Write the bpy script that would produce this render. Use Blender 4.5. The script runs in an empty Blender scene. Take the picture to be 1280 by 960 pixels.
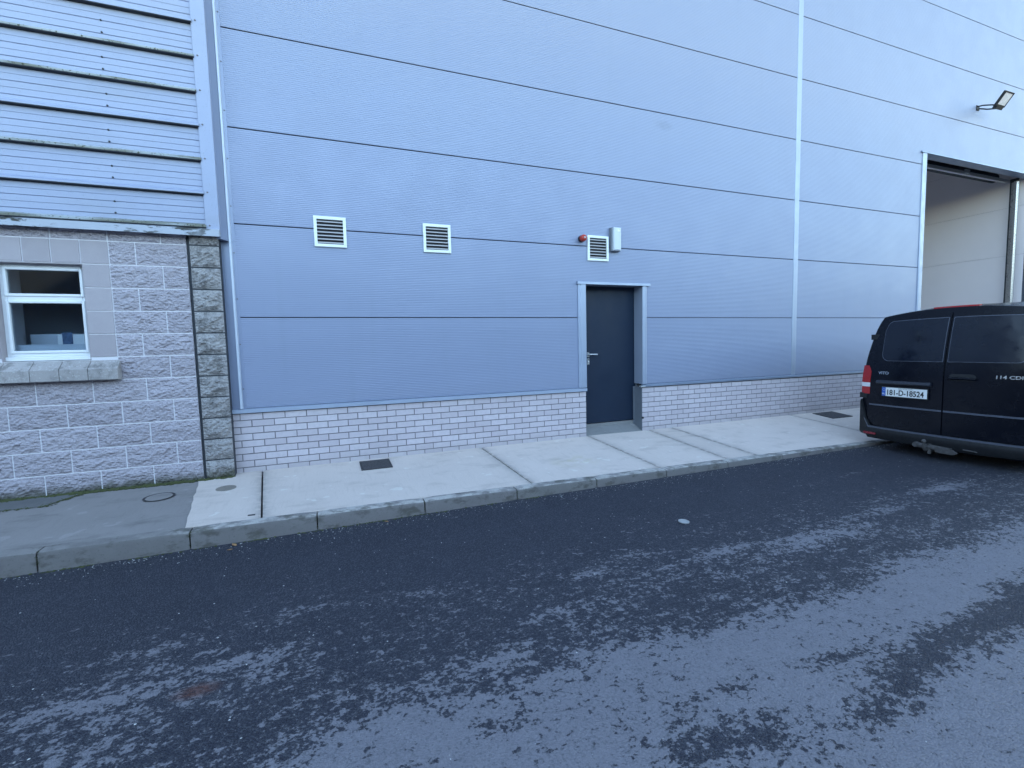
import bpy, bmesh, math, random
from mathutils import Vector, Matrix, noise
random.seed(7)
S = bpy.context.scene
COL = S.collection
PI = math.pi

# ------------------------------------------------------------------ camera
CAM = Vector((0.0, -5.87569, 1.31714))
YAW, PITCH, ROLL = math.radians(21.4615), math.radians(4.4779), math.radians(-1.3779)
cd = bpy.data.cameras.new("camera")
cd.sensor_fit = 'HORIZONTAL'; cd.sensor_width = 36.0; cd.lens = 586.6013 / 1280 * 36
cd.clip_start = 0.05; cd.clip_end = 2000
cam = bpy.data.objects.new("camera", cd); COL.objects.link(cam)
fw = Vector((math.sin(YAW) * math.cos(PITCH), math.cos(YAW) * math.cos(PITCH), -math.sin(PITCH)))
rt = Vector((math.cos(YAW), -math.sin(YAW), 0)); up = rt.cross(fw)
r2 = math.cos(ROLL) * rt + math.sin(ROLL) * up; u2 = math.cos(ROLL) * up - math.sin(ROLL) * rt
M = Matrix((r2, u2, -fw)).transposed().to_4x4(); M.translation = CAM
cam.matrix_world = M
S.camera = cam

# ------------------------------------------------------------------ sky, sun, exposure
SUN_EL, SUN_AZ = math.radians(14), math.radians(18)       # sun low behind the warehouse; azimuth from +y towards +x
w = bpy.data.worlds.new("World"); S.world = w; w.use_nodes = True
nt = w.node_tree; nt.nodes.clear()
sky = nt.nodes.new('ShaderNodeTexSky'); sky.sky_type = 'NISHITA'; sky.sun_disc = False
sky.sun_elevation = SUN_EL; sky.sun_rotation = SUN_AZ
sky.air_density = 1.0; sky.dust_density = 0.6; sky.ozone_density = 0.5
bg = nt.nodes.new('ShaderNodeBackground'); bg.inputs[1].default_value = 0.15
wo = nt.nodes.new('ShaderNodeOutputWorld')
nt.links.new(sky.outputs[0], bg.inputs[0]); nt.links.new(bg.outputs[0], wo.inputs[0])
ld = bpy.data.lights.new("sun", 'SUN'); ld.energy = 2.5; ld.angle = math.radians(0.5); ld.color = (1, .93, .82)
sun = bpy.data.objects.new("sun", ld); COL.objects.link(sun)
sd = Vector((math.sin(SUN_AZ) * math.cos(SUN_EL), math.cos(SUN_AZ) * math.cos(SUN_EL), math.sin(SUN_EL)))
sun.rotation_euler = sd.to_track_quat('Z', 'Y').to_euler()
vs = S.view_settings
vs.view_transform = 'Standard'; vs.look = 'None'; vs.gamma = 1; vs.use_curve_mapping = False
vs.exposure = 2.88

# ------------------------------------------------------------------ node helper
class NT:
    def __init__(self, name):
        self.m = bpy.data.materials.new(name); self.m.use_nodes = True
        self.t = self.m.node_tree; self.t.nodes.clear()
        self.out = self.n('ShaderNodeOutputMaterial')
        self.b = self.n('ShaderNodeBsdfPrincipled')
        self.l(self.b.outputs[0], self.out.inputs[0])
        self._co = None
    def n(self, typ, **kw):
        x = self.t.nodes.new(typ)
        for k, v in kw.items(): setattr(x, k, v)
        return x
    def l(self, a, b): self.t.links.new(a, b)
    def put(self, sock, v):
        if isinstance(v, bpy.types.NodeSocket): self.l(v, sock)
        elif isinstance(v, (tuple, list)): sock.default_value = (*v, 1) if len(v) == 3 and sock.type == 'RGBA' else v
        else: sock.default_value = v
    def pos(self):
        if self._co is None: self._co = self.n('ShaderNodeNewGeometry').outputs['Position']
        return self._co
    def mapped(self, scale, loc=(0, 0, 0)):
        mp = self.n('ShaderNodeMapping'); self.l(self.pos(), mp.inputs[0])
        mp.inputs['Scale'].default_value = scale; mp.inputs['Location'].default_value = loc
        return mp.outputs[0]
    def noise(self, scale, detail=3, rough=.55, vec=None, dist=0):
        x = self.n('ShaderNodeTexNoise'); self.l(vec or self.pos(), x.inputs['Vector'])
        x.inputs['Scale'].default_value = scale; x.inputs['Detail'].default_value = detail
        x.inputs['Roughness'].default_value = rough; x.inputs['Distortion'].default_value = dist
        return x.outputs[0]
    def vor(self, scale, vec=None, feature='F1', out=0):
        x = self.n('ShaderNodeTexVoronoi', feature=feature); self.l(vec or self.pos(), x.inputs['Vector'])
        x.inputs['Scale'].default_value = scale
        return x.outputs[out]
    def math(self, op, a, b=None, c=None, clamp=False):
        x = self.n('ShaderNodeMath', operation=op); x.use_clamp = clamp
        self.put(x.inputs[0], a)
        if b is not None: self.put(x.inputs[1], b)
        if c is not None: self.put(x.inputs[2], c)
        return x.outputs[0]
    def ramp(self, v, a, b, lo=0.0, hi=1.0):
        x = self.n('ShaderNodeMapRange'); x.interpolation_type = 'SMOOTHSTEP'
        self.put(x.inputs[0], v)
        for i, q in enumerate((a, b, lo, hi)): x.inputs[i + 1].default_value = q
        return x.outputs[0]
    def mix(self, f, a, b, blend='MIX'):
        x = self.n('ShaderNodeMix', data_type='RGBA', blend_type=blend)
        self.put(x.inputs[0], f); self.put(x.inputs[6], a); self.put(x.inputs[7], b)
        return x.outputs[2]
    def bump(self, h, strength=.5, dist=.01, normal=None):
        x = self.n('ShaderNodeBump'); x.inputs['Strength'].default_value = strength
        x.inputs['Distance'].default_value = dist; self.l(h, x.inputs['Height'])
        if normal is not None: self.l(normal, x.inputs['Normal'])
        self.l(x.outputs[0], self.b.inputs['Normal']); return x.outputs[0]
    def rnd(self):
        return self.n('ShaderNodeObjectInfo').outputs['Random']
    def base(self, c): self.put(self.b.inputs['Base Color'], c)
    def rough(self, v): self.put(self.b.inputs['Roughness'], v)
    def metal(self, v): self.put(self.b.inputs['Metallic'], v)
    def sep(self, which):
        x = self.n('ShaderNodeSeparateXYZ'); self.l(self.pos(), x.inputs[0]); return x.outputs[which]

def plain(name, c, rough=.5, metal=0.0, var=.08, nscale=6, bump=0.0, bscale=120, rv=.08):
    k = NT(name)
    f = k.noise(nscale, 4)
    k.base(k.mix(f, tuple(x * (1 - var) for x in c), tuple(min(1, x * (1 + var)) for x in c)))
    k.rough(k.ramp(k.noise(nscale * 2.3, 3), .3, .7, max(.02, rough - rv), rough + rv)); k.metal(metal)
    if bump: k.bump(k.noise(bscale, 3), bump, .004)
    return k.m

MAT = {}
# warehouse cladding: silver-blue coated steel
k = NT('panel_coating')
f = k.noise(.6, 3); st = k.noise(1.0, 4, vec=k.mapped((6, 6, .35)))
c = k.mix(f, (.218, .255, .362), (.242, .279, .386))
c = k.mix(k.ramp(st, .52, .8, 0, .2), c, (.20, .24, .31))
c = k.mix(k.math('MULTIPLY', k.rnd(), .10), c, (.30, .35, .45))
low = k.ramp(k.sep(2), .70, .95, .16, 0)
c = k.mix(k.math('MULTIPLY', low, k.noise(9, 3)), c, (.22, .22, .22))
vm = k.n('ShaderNodeVectorMath', operation='DISTANCE')     # a scuff high on the wall
k.l(k.mapped((1, 1, 2.2)), vm.inputs[0]); vm.inputs[1].default_value = (4.83, 0, 4.54 * 2.2)
sc = k.math('MULTIPLY', k.ramp(vm.outputs['Value'], .05, .22, .35, 0), k.noise(14, 3))
c = k.mix(sc, c, (.12, .13, .15))
k.base(c); k.rough(k.ramp(k.noise(2.2, 3), .3, .7, .33, .42)); k.metal(.22)
k.bump(k.noise(1.0, 2, vec=k.mapped((.55, 1, 1.6))), .22, .03)
MAT['panel'] = k.m
MAT['trim'] = plain('trim_coating', (.33, .38, .48), .42, .4, .05, 3)
MAT['fold_glint'] = plain('fold_highlight', (.50, .55, .64), .4, .2, .04, 3)  # lighter than the trim: the fold's edge highlight put into the colour
MAT['trim_dark'] = plain('flashing_coating', (.24, .29, .38), .4, .5, .06, 3)
MAT['gap_and_shade'] = plain('gasket_and_shade', (.03, .035, .045), .7, 0, .1)
k = NT('old_cladding_coating')
st = k.noise(1.0, 4, vec=k.mapped((.7, 6, 3.5)))
c = k.mix(k.noise(2.5, 4), (.27, .31, .43), (.315, .355, .475))
c = k.mix(k.ramp(st, .5, .75, 0, .25), c, (.24, .26, .29))
c = k.mix(k.math('MULTIPLY', k.ramp(k.noise(70, 2), .62, .72), .3), c, (.2, .22, .22))
k.base(c); k.rough(.5); k.metal(.15)
MAT['clad'] = k.m
k = NT('mossy_rib_coating')                                  # rib crests grown with algae
st = k.noise(1.0, 4, vec=k.mapped((1.6, 5, 14)))
c = k.mix(k.ramp(st, .42, .6), (.33, .36, .38), (.15, .155, .125))
c = k.mix(k.ramp(k.noise(45, 3), .55, .68), c, (.06, .06, .035))
k.base(c); k.rough(.75)
MAT['rib_moss'] = k.m
k = NT('weathered_flashing')
st = k.noise(1.0, 5, .65, vec=k.mapped((7, 7, 22), (3, 0, 0)))
patch = k.ramp(k.noise(2.3, 2), .40, .55)
c = k.mix(k.noise(4, 3), (.33, .36, .42), (.40, .43, .49))
c = k.mix(k.math('MULTIPLY', k.ramp(st, .5, .58), patch), c, (.03, .03, .025))
k.base(c); k.rough(.6)
MAT['flash_old'] = k.m
# blocks
def block_mat(name, a, b, bump, weather=0.0, moss=True):
    k = NT(name)
    c = k.mix(k.noise(9, 5, .6), a, b)
    c = k.mix(k.math('MULTIPLY', k.rnd(), .30), c, tuple(x * .72 for x in a))
    c = k.mix(k.ramp(k.noise(160, 2), .6, .75, 0, .5), c, tuple(x * .55 for x in a))
    c = k.mix(k.ramp(k.noise(150, 2), .62, .74, 0, .45), c, tuple(min(1, x * 1.3) for x in b))
    if weather:
        wv = k.noise(1.0, 5, .65, vec=k.mapped((9, 9, 5)))
        c = k.mix(k.ramp(wv, .46, .66, 0, weather), c, (.075, .072, .070))
        c = k.mix(k.ramp(k.noise(7, 3), .60, .70, 0, .25), c, (.25, .235, .215))
        c = k.mix(k.ramp(k.noise(60, 4, .7), .55, .68, 0, .55), c, (.56, .55, .54))
    if moss:
        hz = k.math('ADD', k.sep(2), k.math('MULTIPLY', k.noise(13, 4), -.14))
        c = k.mix(k.ramp(hz, -.075, .055, .9, 0), c, (.05, .055, .028))
    k.base(c); k.rough(.92)
    h = k.math('ADD', k.noise(38, 4, .6), k.math('MULTIPLY', k.noise(130, 3), .5))
    if bump > .5: h = k.math('ADD', h, k.math('MULTIPLY', k.vor(30, vec=k.mapped((1, 1, 1.5))), 1.1))
    k.bump(h, bump, .02)
    return k.m
MAT['rough_block'] = block_mat('split_face_block', (.395, .36, .40), (.49, .455, .50), .9)
MAT['smooth_block'] = block_mat('smooth_block', (.35, .315, .335), (.42, .385, .405), .12, moss=False)
MAT['old_block'] = block_mat('weathered_block', (.29, .275, .275), (.46, .44, .44), .95, .62)
MAT['sill'] = block_mat('weathered_sill', (.31, .29, .285), (.40, .375, .37), .25, .55, moss=False)
MAT['mortar'] = plain('pale_mortar', (.68, .66, .69), .95, 0, .08, 14, .3)
MAT['mortar_dark'] = plain('dark_mortar', (.17, .16, .17), .95, 0, .15, 14, .3)
k = NT('lilac_brick')
r = k.rnd()
c = k.mix(r, (.465, .415, .445), (.545, .495, .525))
c = k.mix(k.ramp(k.noise(22, 4), .35, .75, 0, .3), c, (.36, .335, .36))
c = k.mix(k.ramp(k.sep(2), -.02, .18, .28, 0), c, (.27, .26, .25))
c = k.mix(k.ramp(k.noise(240, 2), .66, .74, 0, .4), c, (.24, .23, .24))
k.base(c); k.rough(.85); k.bump(k.noise(150, 3), .3, .004)
MAT['brick'] = k.m
# concrete
def concrete(name, a, b, broom=.3, dirt=.3, yellow=False):
    k = NT(name)
    c = k.mix(k.noise(1.7, 5, .62), a, b)
    c = k.mix(k.math('MULTIPLY', k.rnd(), .35), c, tuple(x * .84 for x in a))
    c = k.mix(k.ramp(k.noise(1.0, 5, .65, vec=k.mapped((2.2, 4.5, 1))), .5, .75, 0, dirt), c, tuple(x * .55 for x in a))
    c = k.mix(k.ramp(k.noise(1.0, 4, .6, vec=k.mapped((30, 3.5, 1))), .52, .72, 0, .22), c, tuple(x * .7 for x in a))
    c = k.mix(k.ramp(k.noise(90, 3), .60, .75, 0, .35), c, tuple(x * .6 for x in a))
    c = k.mix(k.ramp(k.noise(7, 2), .66, .72, 0, .35), c, tuple(min(.7, x * 1.25) for x in b))
    if yellow:
        vm = k.n('ShaderNodeVectorMath', operation='DISTANCE'); k.l(k.mapped((1, 1.4, 0)), vm.inputs[0])
        vm.inputs[1].default_value = (2.72, -.98 * 1.4, 0)
        c = k.mix(k.math('MULTIPLY', k.ramp(vm.outputs['Value'], .05, .4, 1, 0), k.ramp(k.noise(6, 4), .4, .65, 0, .55)), c, (.42, .36, .17))
    at_ = k.n('ShaderNodeAttribute'); at_.attribute_name = 'joint_dirt'
    c = k.mix(k.math('MULTIPLY', at_.outputs['Fac'], k.ramp(k.noise(14, 3), .3, .6, .25, .75)), c, (.12, .12, .115))
    k.base(c); k.rough(.88)
    h = k.math('ADD', k.math('MULTIPLY', k.noise(1.0, 2, vec=k.mapped((3, 120, 1))), .7), k.noise(60, 4))
    k.bump(h, broom, .006)
    return k.m
MAT['slab'] = concrete('new_concrete', (.52, .45, .405), (.64, .56, .51), .5, .42, True)
MAT['old_slab'] = concrete('old_concrete', (.20, .185, .18), (.27, .252, .245), .5, .6)
k = NT('kerb_concrete')
c = k.mix(k.noise(5, 5, .6), (.118, .106, .108), (.185, .172, .17))
c = k.mix(k.math('MULTIPLY', k.rnd(), .3), c, (.12, .125, .11))
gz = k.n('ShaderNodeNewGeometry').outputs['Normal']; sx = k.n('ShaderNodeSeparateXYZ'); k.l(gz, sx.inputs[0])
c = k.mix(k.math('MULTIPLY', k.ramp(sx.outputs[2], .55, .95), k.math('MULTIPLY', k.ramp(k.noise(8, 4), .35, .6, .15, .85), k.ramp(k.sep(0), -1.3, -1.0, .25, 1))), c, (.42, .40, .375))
c = k.mix(k.ramp(k.noise(1.0, 4, .65, vec=k.mapped((5, 5, 9))), .5, .66, 0, .7), c, (.055, .053, .042))
c = k.mix(k.ramp(k.noise(80, 3), .58, .72, 0, .5), c, (.08, .08, .07))
k.base(c); k.rough(.9); k.bump(k.noise(55, 4), .5, .008)
MAT['kerb'] = k.m
# road: dark coarse asphalt, worn paler film where the attribute 'wear' is high
k = NT('asphalt')
at = k.n('ShaderNodeAttribute'); at.attribute_name = 'wear'
wear = at.outputs['Fac']
big = k.noise(1.0, 4, .6, vec=k.mapped((1.3, 2.4, 1)))
med = k.noise(1.0, 3, .6, vec=k.mapped((9, 14, 1)), dist=.4)
mid = k.noise(1.0, 3, .65, vec=k.mapped((21, 27, 1)), dist=.3)
fine = k.noise(1.0, 3, .7, vec=k.mapped((52, 62, 1)))
v = k.math('ADD', wear, k.math('MULTIPLY', k.math('SUBTRACT', big, .5), 1.7))
v = k.math('ADD', v, k.math('MULTIPLY', k.math('SUBTRACT', med, .5), 2.0))
v = k.math('ADD', v, k.math('MULTIPLY', k.math('SUBTRACT', mid, .5), 3.0))
v = k.math('ADD', v, k.math('MULTIPLY', k.math('SUBTRACT', fine, .5), 3.0))
mask = k.math('ADD', k.math('MULTIPLY', k.ramp(v, -.10, .16), .80), k.math('MULTIPLY', k.ramp(v, -.9, .9), .20))
stones = k.vor(120); stcol = k.vor(120, out=1)
sepc = k.n('ShaderNodeSeparateColor'); k.l(stcol, sepc.inputs[0])
dark = k.mix(k.noise(3, 4), (.0145, .0165, .029), (.027, .030, .047))
dark = k.mix(k.ramp(sepc.outputs[0], .55, .95, 0, .6), dark, (.075, .08, .095))
lite = k.mix(k.noise(11, 4), (.142, .138, .160), (.186, .182, .205))
lite = k.mix(k.ramp(k.noise(95, 2), .56, .70, 0, .35), lite, (.085, .088, .098))
lite = k.mix(k.ramp(sepc.outputs[1], .75, .98, 0, .5), lite, (.07, .075, .085))
c = k.mix(mask, dark, lite)
c = k.mix(k.ramp(k.math('ADD', k.vor(26), k.math('MULTIPLY', k.noise(5, 2), .25)), .145, .165, .8, 0), c, (.30, .31, .33))
vm = k.n('ShaderNodeVectorMath', operation='DISTANCE'); k.l(k.mapped((1, 1.8, 0)), vm.inputs[0])
vm.inputs[1].default_value = (-.62, -3.475 * 1.8, 0)
c = k.mix(k.math('MULTIPLY', k.ramp(vm.outputs['Value'], .03, .13, 1, 0), k.ramp(fine, .3, .6, .3, .85)), c, (.085, .03, .022))
k.base(c); k.rough(k.ramp(mask, 0, 1, .72, .66))
k.put(k.b.inputs['Specular IOR Level'], .38)
h = k.math('SUBTRACT', k.math('MULTIPLY', k.noise(60, 4, .65), 1.0), k.math('MULTIPLY', stones, k.ramp(mask, 0, 1, 1.6, .45)))
h = k.math('ADD', h, k.math('MULTIPLY', mask, .25))
k.bump(h, .8, .010)
MAT['road'] = k.m
# others
MAT['vent_white'] = plain('vent_white', (.76, .80, .78), .4, 0, .04)
MAT['louvre'] = plain('louvre_grey', (.40, .39, .40), .45, 0, .08)
MAT['dark'] = plain('dark_void', (.012, .013, .016), .8)
MAT['upvc'] = plain('upvc', (.74, .76, .78), .35, 0, .05, 8)
MAT['door'] = plain('door_anthracite', (.009, .019, .040), .5, 0, .12, 3, .05)
MAT['door'].node_tree.nodes['Principled BSDF'].inputs['Specular IOR Level'].default_value = .3
MAT['frame'] = plain('door_frame_grey', (.16, .18, .21), .45, .2, .06)
MAT['steel'] = plain('brushed_steel', (.55, .56, .57), .32, .9, .08, 20)
MAT['galv'] = plain('galvanised_steel', (.50, .52, .54), .45, .7, .15, 9)
MAT['rust'] = plain('weathered_tow_metal', (.085, .08, .08), .75, .3, .5, 25, .3)
MAT['red_plastic'] = plain('red_plastic', (.42, .035, .02), .35)
MAT['box_plastic'] = plain('grey_plastic', (.55, .60, .64), .4, 0, .04)
MAT['white'] = plain('white_plastic', (.75, .76, .77), .45)
MAT['inner'] = plain('inner_panel', (.74, .68, .69), .6, 0, .06, 1.2)
MAT['inner_floor'] = plain('inner_floor', (.58, .57, .55), .55, 0, .15, 3)
MAT['van'] = plain('van_black_paint', (.0055, .0065, .011), .22, 0, .25, 7)
k = NT('van_dusty_paint')
c = k.mix(k.ramp(k.sep(2), -.05, .9, .06, .01), (.0025, .0035, .008), (.024, .026, .032))
c = k.mix(k.ramp(k.noise(6, 4), .45, .75, 0, .10), c, (.008, .010, .018))
k.base(c); k.rough(k.ramp(k.noise(9, 4), .3, .7, .16, .30)); k.put(k.b.inputs['Specular IOR Level'], .25)
MAT['van'] = k.m
MAT['van_glass'] = plain('van_dark_glass', (.006, .009, .018), .15, 0, .2, 4)
MAT['van_glass'].node_tree.nodes['Principled BSDF'].inputs['Specular IOR Level'].default_value = .38
MAT['van_plastic'] = plain('van_black_plastic', (.0075, .0085, .011), .6, 0, .2, 12, .1)
MAT['chrome'] = plain('van_bright_trim', (.55, .56, .58), .3, .9, .06)
MAT['crease_glint'] = plain('van_sky_glint', (.085, .095, .125), .4, .1, .3, 14)  # paler colour paints in the sky highlight on body ledges
MAT['tyre'] = plain('tyre_rubber', (.014, .014, .015), .85, 0, .2, 30, .3)
MAT['lens_red'] = plain('lens_red', (.38, .016, .018), .15)
MAT['lens_white'] = plain('lens_white', (.72, .72, .74), .15)
MAT['lens_dim'] = plain('reflector_red', (.20, .015, .025), .3)
MAT['plate'] = plain('number_plate', (.78, .79, .78), .35, 0, .03)
MAT['blue'] = plain('plate_blue', (.02, .10, .42), .35)
MAT['ink'] = plain('black_print', (.012, .012, .014), .5)
MAT['iron'] = plain('cast_iron', (.055, .055, .06), .6, .4, .3, 20, .5, 60)
MAT['iron_brown'] = plain('cover_brown', (.19, .17, .145), .8, 0, .2, 16, .4, 60)
MAT['picture'] = plain('blue_print', (.05, .10, .20), .5, 0, .8, 40)
MAT['board'] = plain('white_board', (.56, .60, .66), .6, 0, .05)
MAT['room'] = plain('room_paint', (.50, .57, .70), .8)
k = NT('moss'); k.base(k.mix(k.noise(30, 3), (.025, .032, .012), (.075, .085, .03))); k.rough(1.0); MAT['moss'] = k.m
k = NT('grit'); k.base(k.mix(k.rnd(), (.20, .20, .20), (.50, .50, .50))); k.rough(.95); MAT['grit'] = k.m
MAT['leaf'] = plain('dry_leaf', (.30, .17, .08), .8, 0, .3, 40)
def glass(name, tint=(.88, .93, .97)):
    k = NT(name); k.t.nodes.remove(k.b)
    tr = k.n('ShaderNodeBsdfTransparent'); tr.inputs[0].default_value = (*tint, 1)
    gl = k.n('ShaderNodeBsdfGlossy'); gl.inputs['Roughness'].default_value = .03
    fr = k.n('ShaderNodeFresnel'); fr.inputs[0].default_value = 1.5
    mx = k.n('ShaderNodeMixShader'); k.l(fr.outputs[0], mx.inputs[0]); k.l(tr.outputs[0], mx.inputs[1]); k.l(gl.outputs[0], mx.inputs[2])
    k.l(mx.outputs[0], k.out.inputs[0]); return k.m
MAT['glass'] = glass('window_glass')
MAT['lamp_glass'] = plain('floodlight_glass', (.62, .60, .62), .25)

# ------------------------------------------------------------------ mesh helpers
def link(name, mesh, mat=None, parent=None, smooth=False):
    o = bpy.data.objects.new(name, mesh); COL.objects.link(o)
    if mat is not None and not mesh.materials: mesh.materials.append(MAT[mat] if isinstance(mat, str) else mat)
    if parent is not None: o.parent = parent
    if smooth:
        for p in mesh.polygons: p.use_smooth = True
    return o
def tag(o, label=None, cat=None, group=None, kind=None):
    if label: o['label'] = label
    if cat: o['category'] = cat
    if group: o['group'] = group
    if kind: o['kind'] = kind
    return o
def empty(name, label=None, cat=None, group=None, kind=None, loc=(0, 0, 0)):
    o = bpy.data.objects.new(name, None); COL.objects.link(o); o.location = loc
    o.empty_display_size = .2
    return tag(o, label, cat, group, kind)
class MB:
    def __init__(self): self.v = []; self.f = []; self.mi = []
    def add(self, v, f, mi=0):
        n = len(self.v); self.v += [tuple(p) for p in v]
        self.f += [tuple(i + n for i in q) for q in f]; self.mi += [mi] * len(f); return self
    def box(self, x0, x1, y0, y1, z0, z1, mi=0):
        v = [(x, y, z) for z in (z0, z1) for y in (y0, y1) for x in (x0, x1)]
        return self.add(v, [(0, 2, 3, 1), (4, 5, 7, 6), (0, 1, 5, 4), (2, 6, 7, 3), (0, 4, 6, 2), (1, 3, 7, 5)], mi)
    def cbox(self, x0, x1, y0, y1, z0, z1, c=.003, mi=0):
        """box with chamfered edges all round the front (-y) face"""
        v = [(x0, y1, z0), (x1, y1, z0), (x1, y1, z1), (x0, y1, z1),
             (x0, y0 + c, z0), (x1, y0 + c, z0), (x1, y0 + c, z1), (x0, y0 + c, z1),
             (x0 + c, y0, z0 + c), (x1 - c, y0, z0 + c), (x1 - c, y0, z1 - c), (x0 + c, y0, z1 - c)]
        f = [(3, 2, 1, 0)]
        for i in range(4):
            j = (i + 1) % 4
            f += [(i, j, 4 + j, 4 + i), (4 + i, 4 + j, 8 + j, 8 + i)]
        f.append((8, 9, 10, 11))
        return self.add(v, f, mi)
    def prism(self, prof, a, b, axis='x', mi=0, close=True, caps=True):
        """profile of 2D points extruded along an axis (x: (y,z), y: (x,z), z: (x,y))"""
        mk = {'x': lambda t, p: (t, p[0], p[1]), 'y': lambda t, p: (p[0], t, p[1]), 'z': lambda t, p: (p[0], p[1], t)}[axis]
        n = len(prof); v = [mk(a, p) for p in prof] + [mk(b, p) for p in prof]
        f = [(i, (i + 1) % n, n + (i + 1) % n, n + i) for i in range(n if close else n - 1)]
        if close and caps: f += [tuple(range(n))[::-1], tuple(range(n, 2 * n))]
        return self.add(v, f, mi)
    def tube(self, pts, r, n=8, mi=0):
        rings = []
        for i, p in enumerate(pts):
            p = Vector(p); d = (Vector(pts[min(i + 1, len(pts) - 1)]) - Vector(pts[max(i - 1, 0)])).normalized()
            a = d.cross(Vector((0, 0, 1)) if abs(d.z) < .9 else Vector((1, 0, 0))).normalized(); b = d.cross(a)
            rr = r[i] if isinstance(r, (list, tuple)) else r
            rings.append([p + rr * (math.cos(2 * PI * j / n) * a + math.sin(2 * PI * j / n) * b) for j in range(n)])
        v = [q for g in rings for q in g]; f = []
        for i in range(len(rings) - 1):
            for j in range(n):
                f.append((i * n + j, i * n + (j + 1) % n, (i + 1) * n + (j + 1) % n, (i + 1) * n + j))
        f += [tuple(range(n))[::-1], tuple(range((len(rings) - 1) * n, len(rings) * n))]
        return self.add(v, f, mi)
    def lathe(self, prof, c, axis, n=24, mi=0):
        """profile [(r, t)] turned round an axis through c"""
        ax = Vector(axis).normalized(); a = ax.cross(Vector((0, 0, 1)) if abs(ax.z) < .9 else Vector((1, 0, 0))).normalized(); b = ax.cross(a)
        v = []; f = []
        for r, t in prof:
            for j in range(n):
                q = 2 * PI * j / n; v.append(Vector(c) + ax * t + r * (math.cos(q) * a + math.sin(q) * b))
        for i in range(len(prof) - 1):
            for j in range(n):
                f.append((i * n + j, i * n + (j + 1) % n, (i + 1) * n + (j + 1) % n, (i + 1) * n + j))
        f += [tuple(range(n))[::-1], tuple(range((len(prof) - 1) * n, len(prof) * n))]
        return self.add(v, f, mi)
    def build(self, name, mat, parent=None, smooth=False, fix=True):
        me = bpy.data.meshes.new(name); me.from_pydata(self.v, [], self.f)
        mats = mat if isinstance(mat, (list, tuple)) else [mat]
        for m in mats: me.materials.append(MAT[m])
        if any(self.mi):
            for p, i in zip(me.polygons, self.mi): p.material_index = i
        if fix:
            bm = bmesh.new(); bm.from_mesh(me); bmesh.ops.recalc_face_normals(bm, faces=bm.faces); bm.to_mesh(me); bm.free()
        o = link(name, me, None, parent)
        if smooth:
            for p in me.polygons: p.use_smooth = True
            me.set_sharp_from_angle(angle=math.radians(40))
        return o
def text_mesh(name, body, size, mat, parent, origin, xdir, ydir, extrude=.001, width=None, align='LEFT', bold=0.0):
    cu = bpy.data.curves.new(name, 'FONT'); cu.body = body; cu.size = size; cu.extrude = extrude; cu.align_x = align; cu.offset = bold
    t = bpy.data.objects.new(name, cu); COL.objects.link(t)
    bpy.context.view_layer.update()
    dg = bpy.context.evaluated_depsgraph_get()
    me = bpy.data.meshes.new_from_object(t.evaluated_get(dg)); bpy.data.objects.remove(t)
    xs = [v.co.x for v in me.vertices]; sx = width / (max(xs) - min(xs)) if width else 1
    x0 = min(xs) if width else 0
    X, Y = Vector(xdir).normalized(), Vector(ydir).normalized(); Z = X.cross(Y); O = Vector(origin)
    for v in me.vertices: v.co = O + X * ((v.co.x - x0) * sx) + Y * v.co.y + Z * v.co.z
    me.materials.clear(); me.materials.append(MAT[mat])
    return link(name, me, None, parent)

# ------------------------------------------------------------------ ground
ROAD_Z = -.195
KERB_Y = -1.64
def kerb_z(x):
    return max(-.165, min(-.035, -.0445 - .0121 * (x + 1.98)))
def pave_z(x, y):
    return kerb_z(x) * min(1, -y / 1.515)

def axis(fine0, fine1, step, far):
    a = []; t = fine0
    while t < fine1: a.append(t); t += step
    a.append(fine1); s = step; lo, hi = fine0, fine1
    pre, post = [], []
    while hi < far: s *= 1.6; hi += s; lo -= s; post.append(hi); pre.append(lo)
    return pre[::-1] + a + post
def blob(x, y, cx, cy, rx, ry):
    return math.exp(-((x - cx) / rx) ** 2 - ((y - cy) / ry) ** 2)
LIGHT = [(3.30, -3.44, .30, .09), (3.75, -3.50, .35, .07), (4.3, -3.32, .45, .07), (5.6, -3.15, .6, .10), (4.55, -2.52, .42, .07), (5.6, -2.45, .5, .05), (1.6, -3.24, .24, .05),
         (1.98, -3.15, .26, .07), (1.12, -3.56, .18, .05), (.6, -3.82, .28, .07), (.35, -3.02, .25, .05), (-.15, -2.95, .3, .05), (-.9, -3.05, .25, .06),
         (-1.0, -3.35, .3, .08), (-.8, -3.2, .3, .03), (-.45, -3.3, .3, .05), (2.6, -3.35, .3, .06), (-1.1, -3.8, .3, .1), (2.3, -2.55, .2, .03), (3.1, -2.75, .15, .03)]
DARK = [(2.4, -4.62, .35, .09), (3.9, -4.5, .4, .12), (5.0, -4.5, .6, .15), (1.0, -4.75, .2, .08), (1.22, -4.57, .16, .10), (1.48, -4.63, .16, .1), (2.95, -4.57, .42, .10), (3.5, -4.57, .45, .15), (4.3, -4.6, .5, .12), (2.05, -4.74, .32, .07), (1.6, -4.4, .2, .03),
        (.62, -4.2, .12, .04), (.2, -4.28, .12, .06), (2.2, -4.45, .3, .05)]
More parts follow.
